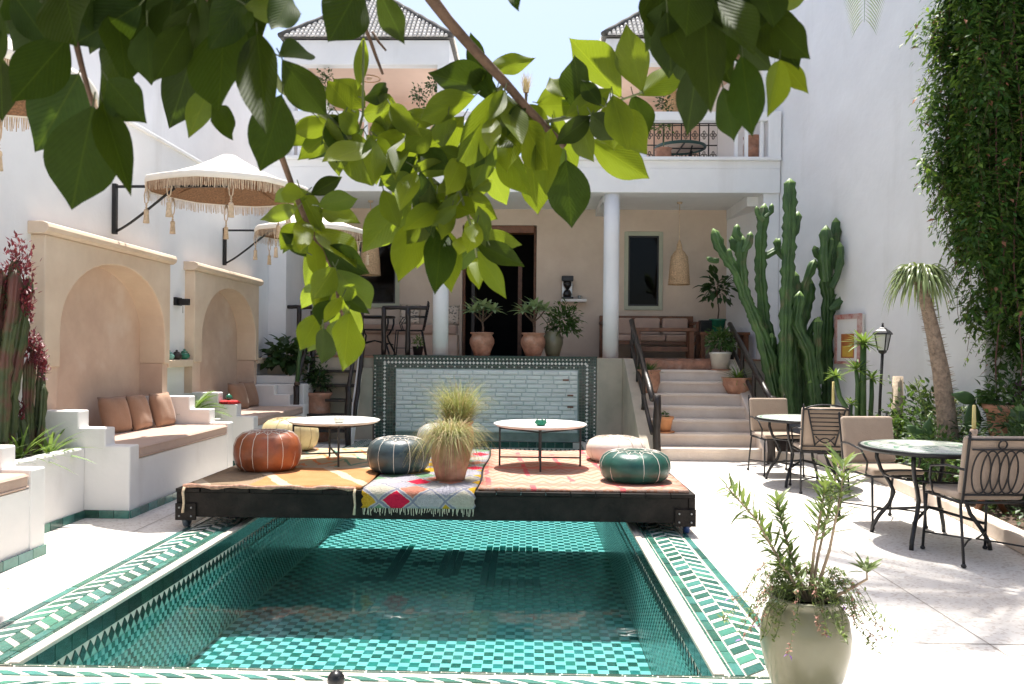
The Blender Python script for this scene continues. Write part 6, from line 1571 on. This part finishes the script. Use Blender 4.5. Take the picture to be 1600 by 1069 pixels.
# ================================================================ FOREGROUND JAR WITH OLEANDER
yj = 3.5; xj = PY(1258, 1000, yj).x
r = thing('oleander_jar', 'large pale green glazed jar with oleander and trailing dry flowers', 'potted plant', (xj, yj, .012))
vase(r, [(.001,0),(.12,0),(.13,.02),(.165,.12),(.188,.22),(.19,.28),(.178,.35),(.150,.40),(.142,.415),(.155,.43),(.155,.442),(.135,.442),(.13,.42),(.15,.37)], M['glaze_pale'], soil=(.145,.39), n=40)
jl = Vector(r.location)
def stemleaves(pts, leaves, L_, W_, m, name='leaves', start=.35, curl=.25, whorl=3):
    P3 = [PY(a, c_, yy) - jl for a, c_, yy in pts]; cane(r, P3, .008, .003, mat_stem, 'branch')
    b = MB(); n = len(P3) - 1
    for i in range(leaves):
        u = (start + (1-start)*i/(leaves-1)) * n * .999; j = int(u); p = P3[j].lerp(P3[j+1], u-j); t_ = (P3[j+1]-P3[j]).normalized(); a = i*2.39996
        o1 = t_.orthogonal().normalized(); o2 = t_.cross(o1); d_ = (o1*math.cos(a) + o2*math.sin(a)) * .8 + t_ * rnd.uniform(.35,.9); s_ = rnd.uniform(.7,1.15)
        v, f = leafv(L_*s_, W_, .3, curl*rnd.uniform(-.3,1.6), 4); b.add(v, f, 0, True, orient(p, d_, rnd.uniform(-.4,.4)))
    b.build(name, m, r, recalc=False)
mat_stem = mat('pale_bark', (.36,.27,.18), .8, .25, 14, .3, 40)
stemleaves([(1258,940,3.5),(1215,870,3.5),(1180,810,3.48),(1135,760,3.45)], 74, .10, .017, M['oleander'], start=.2)
stemleaves([(1262,940,3.5),(1240,880,3.52),(1222,820,3.55),(1214,782,3.55)], 64, .085, .022, M['oleander'], start=.15)
stemleaves([(1266,940,3.5),(1278,870,3.55),(1296,790,3.6),(1312,720,3.62)], 46, .13, .018, M['oleander'], start=.45)
stemleaves([(1264,940,3.5),(1272,860,3.5),(1284,790,3.5),(1290,760,3.5)], 34, .11, .018, M['oleander'], start=.4)
stemleaves([(1270,940,3.45),(1296,860,3.45),(1312,780,3.48),(1320,725,3.5)], 36, .13, .018, M['oleander'], start=.5)
stemleaves([(1275,945,3.45),(1320,925,3.4),(1355,905,3.38),(1354,890,3.38)], 12, .09, .02, M['oleander'], start=.85)
stemleaves([(1250,940,3.45),(1235,900,3.42),(1218,880,3.42)], 26, .07, .018, M['oleander'], start=.2)
# fine trailing plant
b = MB(); c2_ = MB(); d2_ = MB(); sm_ = MB(); v, f = leafv(.030, .010, .3, .2, 2); v2, f2 = leafv(.018, .010, .4, .2, 2)
for i in range(58):
    a = rnd.uniform(0, 2*math.pi); L_ = rnd.uniform(.14,.36); dr = rnd.uniform(.1,.8) ; P3 = []
    for k in range(8): u = k/7; q = .06 + L_*u*.8; P3.append(Vector((q*math.cos(a)*1.15, q*math.sin(a), .40 + .16*math.sin(min(1,u*1.3)*math.pi)*(1-dr*.4) - dr*.34*max(0,u-.45)**1.2)))
    for k, p in enumerate(P3):
        rr = math.hypot(p.x, p.y)
        if p.z < .44 and rr < .20: q = .205/max(rr,.01); P3[k] = Vector((p.x*q, p.y*q, p.z))
    sm_.tube(P3, .0014, 3, caps=False)
    for k in range(40):
        u = rnd.random()*6.99; j = int(u); p = P3[j].lerp(P3[j+1], u-j)
        if i % 3 == 0 and u > 3: c2_.add(v2, f2, 0, True, orient(p, rdir()))
        else: b.add(v, f, 0, True, orient(p, rdir(-.2,1)))
    if i % 9 == 0: d2_.add(v2, f2, 0, True, orient(P3[-1], rdir()) @ Matrix.Scale(1.4, 4)); d2_.add(v2, f2, 0, True, orient(P3[-1], rdir()) @ Matrix.Scale(1.4, 4))
b.build('trailing_leaves', M['oleander'], r, recalc=False); tag(c2_.build('dry_flowers', M['pinkdry'], r, recalc=False), kind='stuff'); d2_.build('purple_flower', M['purple'], r, recalc=False); sm_.build('trailing_stems', M['stem'], r, recalc=False)
# black round-topped post at the near edge
p = PY(525, 1062, 2.65)
r = thing('black_post', 'black ball-topped post at the near end of the pool', 'post', (p.x, 2.65, 0)); hz = PY(525, 1062, 2.65).z
MB().lathe([(.001,0),(.05,0),(.05,.012),(.014,.02)], 16).build('foot', M['iron'], r); MB().tube([(0,0,.015),(0,0,hz-.03)], .011, 10).build('pole', M['iron'], r)
MB().lathe([(.001,-.036),(.02,-.028),(.029,-.008),(.028,.01),(.018,.024),(.001,.03)], 20, (0,0,hz)).build('ball', M['black'], r)
# ================================================================ LEMON TREE
lt_ = thing('lemon_tree', 'lemon tree branches with big green leaves hanging over the pool', 'tree', (.5, -1.1, 0))
lorg = Vector(lt_.location); lr = random.Random(11)
def leaf_unit(k):
    """leaf of length 1 along +X, half width 1 along Y, with UVs (along, across)"""
    g = random.Random(k); n, m_ = 12, 3; b = MB(); uv = []; fold = g.uniform(.08, .60); curl = g.uniform(-.20, .45); tw = g.uniform(-.9, .9); wv = g.uniform(.03, .09); ph = g.uniform(0, 6)
    v = []; pk = g.uniform(.95, 1.15)
    for i in range(n + 1):
        u = i / n; w_ = max(.0, math.sin(math.pi * u ** pk)) ** .92 * (1 - .40 * max(0, (u - .72) / .28) ** 1.3)
        if i == 0: w_ = .02
        if i == n: w_ = .0
        for j in range(-m_, m_ + 1):
            s_ = j / m_; y = s_ * w_
            z = .5 * (abs(y) * fold) + wv * math.sin(u * 11 + ph + (2 if j > 0 else 0)) * abs(s_) ** 2 - curl * u * u * .8 + tw * .12 * y * u
            v.append((u, y * .5, z * .5)); uv.append((u, s_ * w_))
    f = []
    for i in range(n):
        for j in range(2 * m_): a = i * (2*m_+1) + j; f.append((a, a + 2*m_+1, a + 2*m_+2, a + 1))
    b.add(v, f, 0, True); me = b.mesh('leaf', M['lemonleaf'], False); ul = me.uv_layers.new(name='UVMap')
    for lp in me.loops: ul.data[lp.index].uv = uv[lp.vertex_index]
    return me
LU = [leaf_unit(k) for k in range(16)]
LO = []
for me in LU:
    c_ = me.copy(); c_.materials[0] = M['lemonshade']; LO.append(c_)
pet = MB(); M['petiole'] = mat('petiole', (.05,.07,.02), .6, .2, 9)
def lemon(bx, by, tx, ty, wpx, d, i, in_shade=False):
    dy = lr.uniform(-.10, .10); P0, P1 = PY(bx, by, d), PY(tx, ty, d + dy); ex_ = .02 if d < 1.35 else .06; P0, P1 = P0 + (P0 - P1) * ex_, P1 + (P1 - P0) * ex_; X = P1 - P0; ln = X.length; X.normalize()
    vd = (P0 - CAM).normalized(); Yv = vd.cross(X).normalized(); Zv = X.cross(Yv)
    if Zv.z < 0: Yv, Zv = -Yv, -Zv          # upper side turned to the sky
    roll = lr.uniform(-.75, .75) if wpx > 26 else lr.uniform(-.3, .3); mx = Matrix((X, Yv, Zv)).transposed().to_4x4()
    w_ = wpx * d / F / max(.75, math.cos(roll)) * (1.02 if d < 1.35 else 1.10)
    mx = Matrix.Translation(P0 - lorg) @ mx @ Matrix.Rotation(roll, 4, 'X') @ Matrix.Diagonal((ln, w_, (ln + w_) * .5, 1))
    o = bpy.data.objects.new('leaf', (LO if in_shade else LU)[i % len(LU)]); col.objects.link(o); o.parent = lt_; o.matrix_local = mx
    pet.tube([P0 - lorg - X * .012 + Vector((0,0,.006)), P0 - lorg + X * .003], .0011, 5, caps=False)
near = [(122,118,62,230,100),(145,168,112,322,105),(160,160,197,285,50),(168,125,224,190,62),(105,60,20,160,76),(0,85,4,184,44),(305,65,272,193,78),(350,30,345,176,86),(332,130,294,210,40),(218,8,118,68,74),(272,-25,255,112,74),(100,-35,112,66,80),(40,-35,8,44,66),(292,40,246,122,54),(335,160,360,211,34),(402,55,420,216,62),(442,95,508,181,60),(440,150,412,259,70),(436,88,491,76,40),(383,8,467,20,46),(562,-22,512,67,78),(592,-14,629,65,42),(385,30,396,182,46),(60,20,30,110,70),(180,20,205,120,60),(190,60,160,170,56),(330,-30,300,80,80),(150,-30,190,60,80),(230,40,232,130,50),(20,-10,80,70,60),(455,-10,430,40,50),(250,-30,190,40,70),(365,-20,410,70,60)]
mid = [(568,62,560,136,21),(568,166,524,124,45),(568,153,609,140,30),(570,176,618,170,40),(548,171,514,130,38),(508,183,455,226,36),(512,188,530,272,34),(520,190,526,249,34),(545,208,575,285,46),(580,215,586,283,32),(592,215,653,240,44),(672,205,634,236,38),(773,142,677,120,46),(738,152,656,184,42),(722,185,667,246,46),(773,148,722,262,52),(755,190,735,301,40),(748,118,735,54,27),(765,106,828,94,30),(815,190,777,226,42),(820,195,858,263,46),(906,165,839,166,35),(908,171,897,91,43),(966,147,895,62,54),(1002,138,978,45,50),(1001,146,1069,107,38),(952,168,1008,233,50),(990,152,1012,214,40),(925,222,1008,275,50),(905,183,922,249,36),(868,178,893,284,44),(860,205,850,293,40),(885,255,893,350,62),(830,240,838,331,46),(755,195,714,291,42),(778,222,820,299,40),(770,215,741,291,36),(658,272,672,363,38),(661,300,596,276,33),(641,308,570,389,56),(648,345,625,433,46),(660,345,655,413,36),(690,355,683,448,46),(692,355,704,449,44),(742,372,719,402,30),(745,405,747,446,28),(748,395,787,461,28),(745,380,813,412,32),(700,318,739,331,36),(718,300,777,339,38),(690,290,736,280,35),(735,345,760,389,35),(700,262,654,238,36),(500,322,558,306,30),(503,330,558,346,28),(476,305,439,300,28),(463,325,412,342,25),(488,303,531,278,25),(468,350,442,388,35),(476,342,472,386,28),(497,382,474,448,42),(505,360,556,406,31),(508,388,569,425,42),(522,420,492,463,40),(525,425,525,513,46),(528,425,576,483,46),(500,490,471,543,38),(505,515,507,563,30),(500,515,481,549,24),(535,500,519,546,36),(545,493,538,573,46),(620,170,655,215,32),(640,180,610,205,28),(700,180,690,225,34),(790,150,760,185,30),(800,200,790,262,36),(840,160,880,140,32),(925,180,960,215,36),(640,240,690,262,32),(610,250,640,300,30),(720,250,700,300,34),(760,260,790,320,36),(650,310,690,350,34),(670,330,640,380,34),(745,350,730,395,30),(600,300,620,350,32),(480,395,460,372,24),(515,470,500,505,34),(530,180,560,205,30),(556,195,540,165,28),(880,150,860,120,30),(855,225,880,262,34),(805,180,835,210,30)]
right = [(1060,-12,1045,119,76),(1090,95,1075,207,56),(1100,-5,1108,170,62),(1160,90,1173,208,56),(1130,140,1150,219,46),(1205,-22,1170,66,62),(1145,45,1201,109,50),(1205,30,1258,86,50),(1218,95,1207,171,38),(1218,92,1261,144,30),(1215,10,1263,-6,26),(1135,0,1130,122,34),(1030,-30,1035,70,70),(1080,-30,1070,60,70),(1150,-30,1130,60,60),(1190,-30,1210,40,50),(1110,40,1140,130,50),(1060,40,1090,130,54),(1120,-20,1160,60,60),(795,-28,809,14,20)]
tw = [(520,190),(560,215),(600,235),(640,255),(690,290),(712,300),(740,360),(700,330),(770,150),(750,195),(725,250),(830,175),(860,205),(900,182),(950,165),(800,150),(650,215),(600,180),(480,350),(500,385),(520,425),(530,470),(460,305)]
for q_ in range(74):
    a_, c_ = tw[q_ % len(tw)]; a_ += lr.uniform(-22, 22); c_ += lr.uniform(-14, 16); an = lr.uniform(.1, math.pi - .1) if lr.random() < .75 else lr.uniform(0, 6.28); l_ = lr.uniform(42, 78)
    mid.append((a_, c_, a_ + l_ * math.cos(an), c_ + l_ * math.sin(an), l_ * lr.uniform(.42, .56)))
for q_ in range(26):
    a_ = lr.uniform(-10, 480) if q_ < 18 else lr.uniform(1030, 1200); c_ = lr.uniform(-45, 25); an = lr.uniform(.9, 2.3); l_ = lr.uniform(75, 115); (near if q_ < 18 else right).append((a_, c_, a_ + l_ * math.cos(an), c_ + l_ * math.sin(an), l_ * lr.uniform(.45, .6)))
BR = [near[8], near[19], right[8], right[10], right[9]]
i = 0
for L4, dep in ((near, 1.12), (mid, 1.62), (right, 1.15)):
    for q in L4:
        d_ = dep + lr.uniform(-.10, .10)
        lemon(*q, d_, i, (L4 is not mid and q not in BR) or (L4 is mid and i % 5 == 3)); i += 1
tag(pet.build('petioles', M['petiole'], lt_, recalc=False), kind='stuff')
# branches (each runs on above the frame to the limb)
def br(pts, r0, r1, m='bark', name='branch'):
    P3 = [(PY(a, c_, d_) - lorg) for a, c_, d_ in pts]; b = MB(); k = len(P3); b.tube(P3, [r0 + (r1 - r0) * j / (k - 1) for j in range(k)], 8); b.build(name, M[m], lt_)
    return P3
br([(600,-130,1.25),(672,-5,1.45),(700,32,1.5),(735,72,1.52),(790,130,1.55),(820,165,1.56),(850,196,1.58),(882,229,1.6)], .0125, .0065)
br([(845,192,1.58),(905,180,1.6),(960,160,1.62),(1003,145,1.63)], .0042, .002, 'stem')
br([(300,-120,1.1),(400,60,1.3),(440,140,1.45),(510,182,1.58),(545,213,1.6),(590,236,1.62),(625,250,1.62),(665,272,1.63),(700,300,1.63)], .008, .003, 'stem')
br([(380,-60,1.2),(420,150,1.45),(440,245,1.55),(460,300,1.58),(480,350,1.6),(505,392,1.61),(523,425,1.62),(530,480,1.62),(540,505,1.62)], .0075, .003)
br([(540,-60,1.4),(565,30,1.5),(578,62,1.52),(590,95,1.53),(598,116,1.53)], .0048, .0025); br([(582,50,1.52),(592,66,1.52),(603,79,1.52)], .0028, .002)
br([(790,130,1.55),(772,148,1.6),(748,200,1.62),(700,290,1.63),(690,355,1.64)], .0045, .002, 'stem')
br([(700,290,1.63),(718,300,1.63),(735,350,1.63),(745,402,1.63)], .0032, .002, 'stem'); br([(560,205,1.6),(567,180,1.6),(568,62,1.55)], .003, .002, 'stem')
br([(80,-120,1.0),(110,30,1.1),(128,105,1.12),(145,165,1.13)], .006, .003); br([(330,-120,1.05),(320,0,1.1),(345,60,1.12)], .006, .003); br([(1100,-140,1.1),(1110,-10,1.13),(1120,60,1.15),(1160,95,1.15)], .007, .003); br([(1120,-30,1.15),(1200,20,1.16),(1218,92,1.17)], .005, .0025)
# limb over the camera and trunk behind it
def br3(pts, r0, r1, name): b = MB(); k = len(pts); b.tube([Vector(p) - lorg for p in pts], [r0 + (r1-r0)*j/(k-1) for j in range(k)], 12); b.build(name, M['bark'], lt_)
br3([(.5,-1.1,0),(.47,-1.0,.6),(.42,-.8,1.3),(.3,-.45,1.9)], .085, .06, 'trunk')
br3([(.3,-.45,1.9),(.1,.1,2.4),(-.1,.7,2.62),(-.25,1.25,2.6)], .055, .02, 'limb'); br3([(.3,-.45,1.9),(.35,.3,2.4),(.3,1.1,2.6)], .05, .015, 'limb'); br3([(.1,.1,2.4),(-.4,.6,2.6),(-.85,1.05,2.55)], .035, .012, 'limb')
# the dense crown above the frame (shades the top leaves)
b = MB(); n_ = 0; v = [tuple(q.co) for q in LU[0].vertices]; f = [tuple(q.vertices) for q in LU[0].polygons]
v6, f6 = leafv(.125, .062, .3, .2, 4)
while n_ < 2600:
    x, y = lr.uniform(-1.15, .75), lr.uniform(-.5, 1.95); z = 1.5 + .447 * max(0, y) + lr.uniform(.17, .70)
    if z < 2.05: z += .45
    lo_, hi_ = -.30 - .12 * max(0, y - 1), .13 + .1 * max(0, y - 1)
    if lo_ < x < hi_ and y > .7 and lr.random() < .9: continue      # open over the middle
    b.add(v6, f6, 0, True, orient(Vector((x, y, z)) - lorg, rdir(-.9, .3), lr.uniform(-.7,.7)) @ Matrix.Scale(lr.uniform(.8,1.25), 4)); n_ += 1
tag(b.build('crown', M['lemonshade'], lt_, recalc=False), kind='stuff')

# ================================================================ DATE PALM OUTSIDE THE FRAME (frond tips and shadow)
dp = thing('date_palm', 'palm whose frond tips hang in at the top beside the lemon leaves', 'tree', (4.75, 4.2, .07)); dorg = Vector(dp.location)
pc = Vector((3.0, 7.2, 6.1))
b = MB(); tpts = [dorg, Vector((4.78,4.25,1.5)), Vector((4.72,4.4,3.2)), Vector((4.35,4.95,4.6)), Vector((3.6,6.2,5.55)), pc]; b.tube([p - dorg for p in tpts], [.17,.15,.14,.14,.13,.12], 14); b.build('trunk', M['palmbark'], dp)
for k in range(18):
    a = k * 2.39996 + .5; e = .85 - 1.2 * (k / 18); L_ = lr.uniform(1.45, 1.75); pts = []
    for i in range(13): u = i/12; pts.append(pc - dorg + Vector((math.cos(a)*math.cos(e)*L_*u, math.sin(a)*math.cos(e)*L_*u, math.sin(e)*L_*u - .75*u**2.2)))
    b = MB(); b.tube(pts, [.014 - .001*i for i in range(13)], 5)
    for i in range(4, 60):
        u = i/60; j = min(11, int(u*12)); p = pts[j].lerp(pts[j+1], u*12-j); t_ = (pts[j+1]-pts[j]).normalized(); sd = t_.cross(Vector((0,0,1)))
        sd = sd.normalized() if sd.length > .01 else Vector((1,0,0))
        for sg in (-1,1): v, f = leafv(.42*(.4+.6*math.sin(math.pi*(.1+.85*u))), .016, .25, .35, 3); b.add(v, f, 0, True, orient(p, sd*sg + t_*.75 + Vector((0,0,-.15))))
    b.build('frond', M['yucca'], dp, recalc=False)
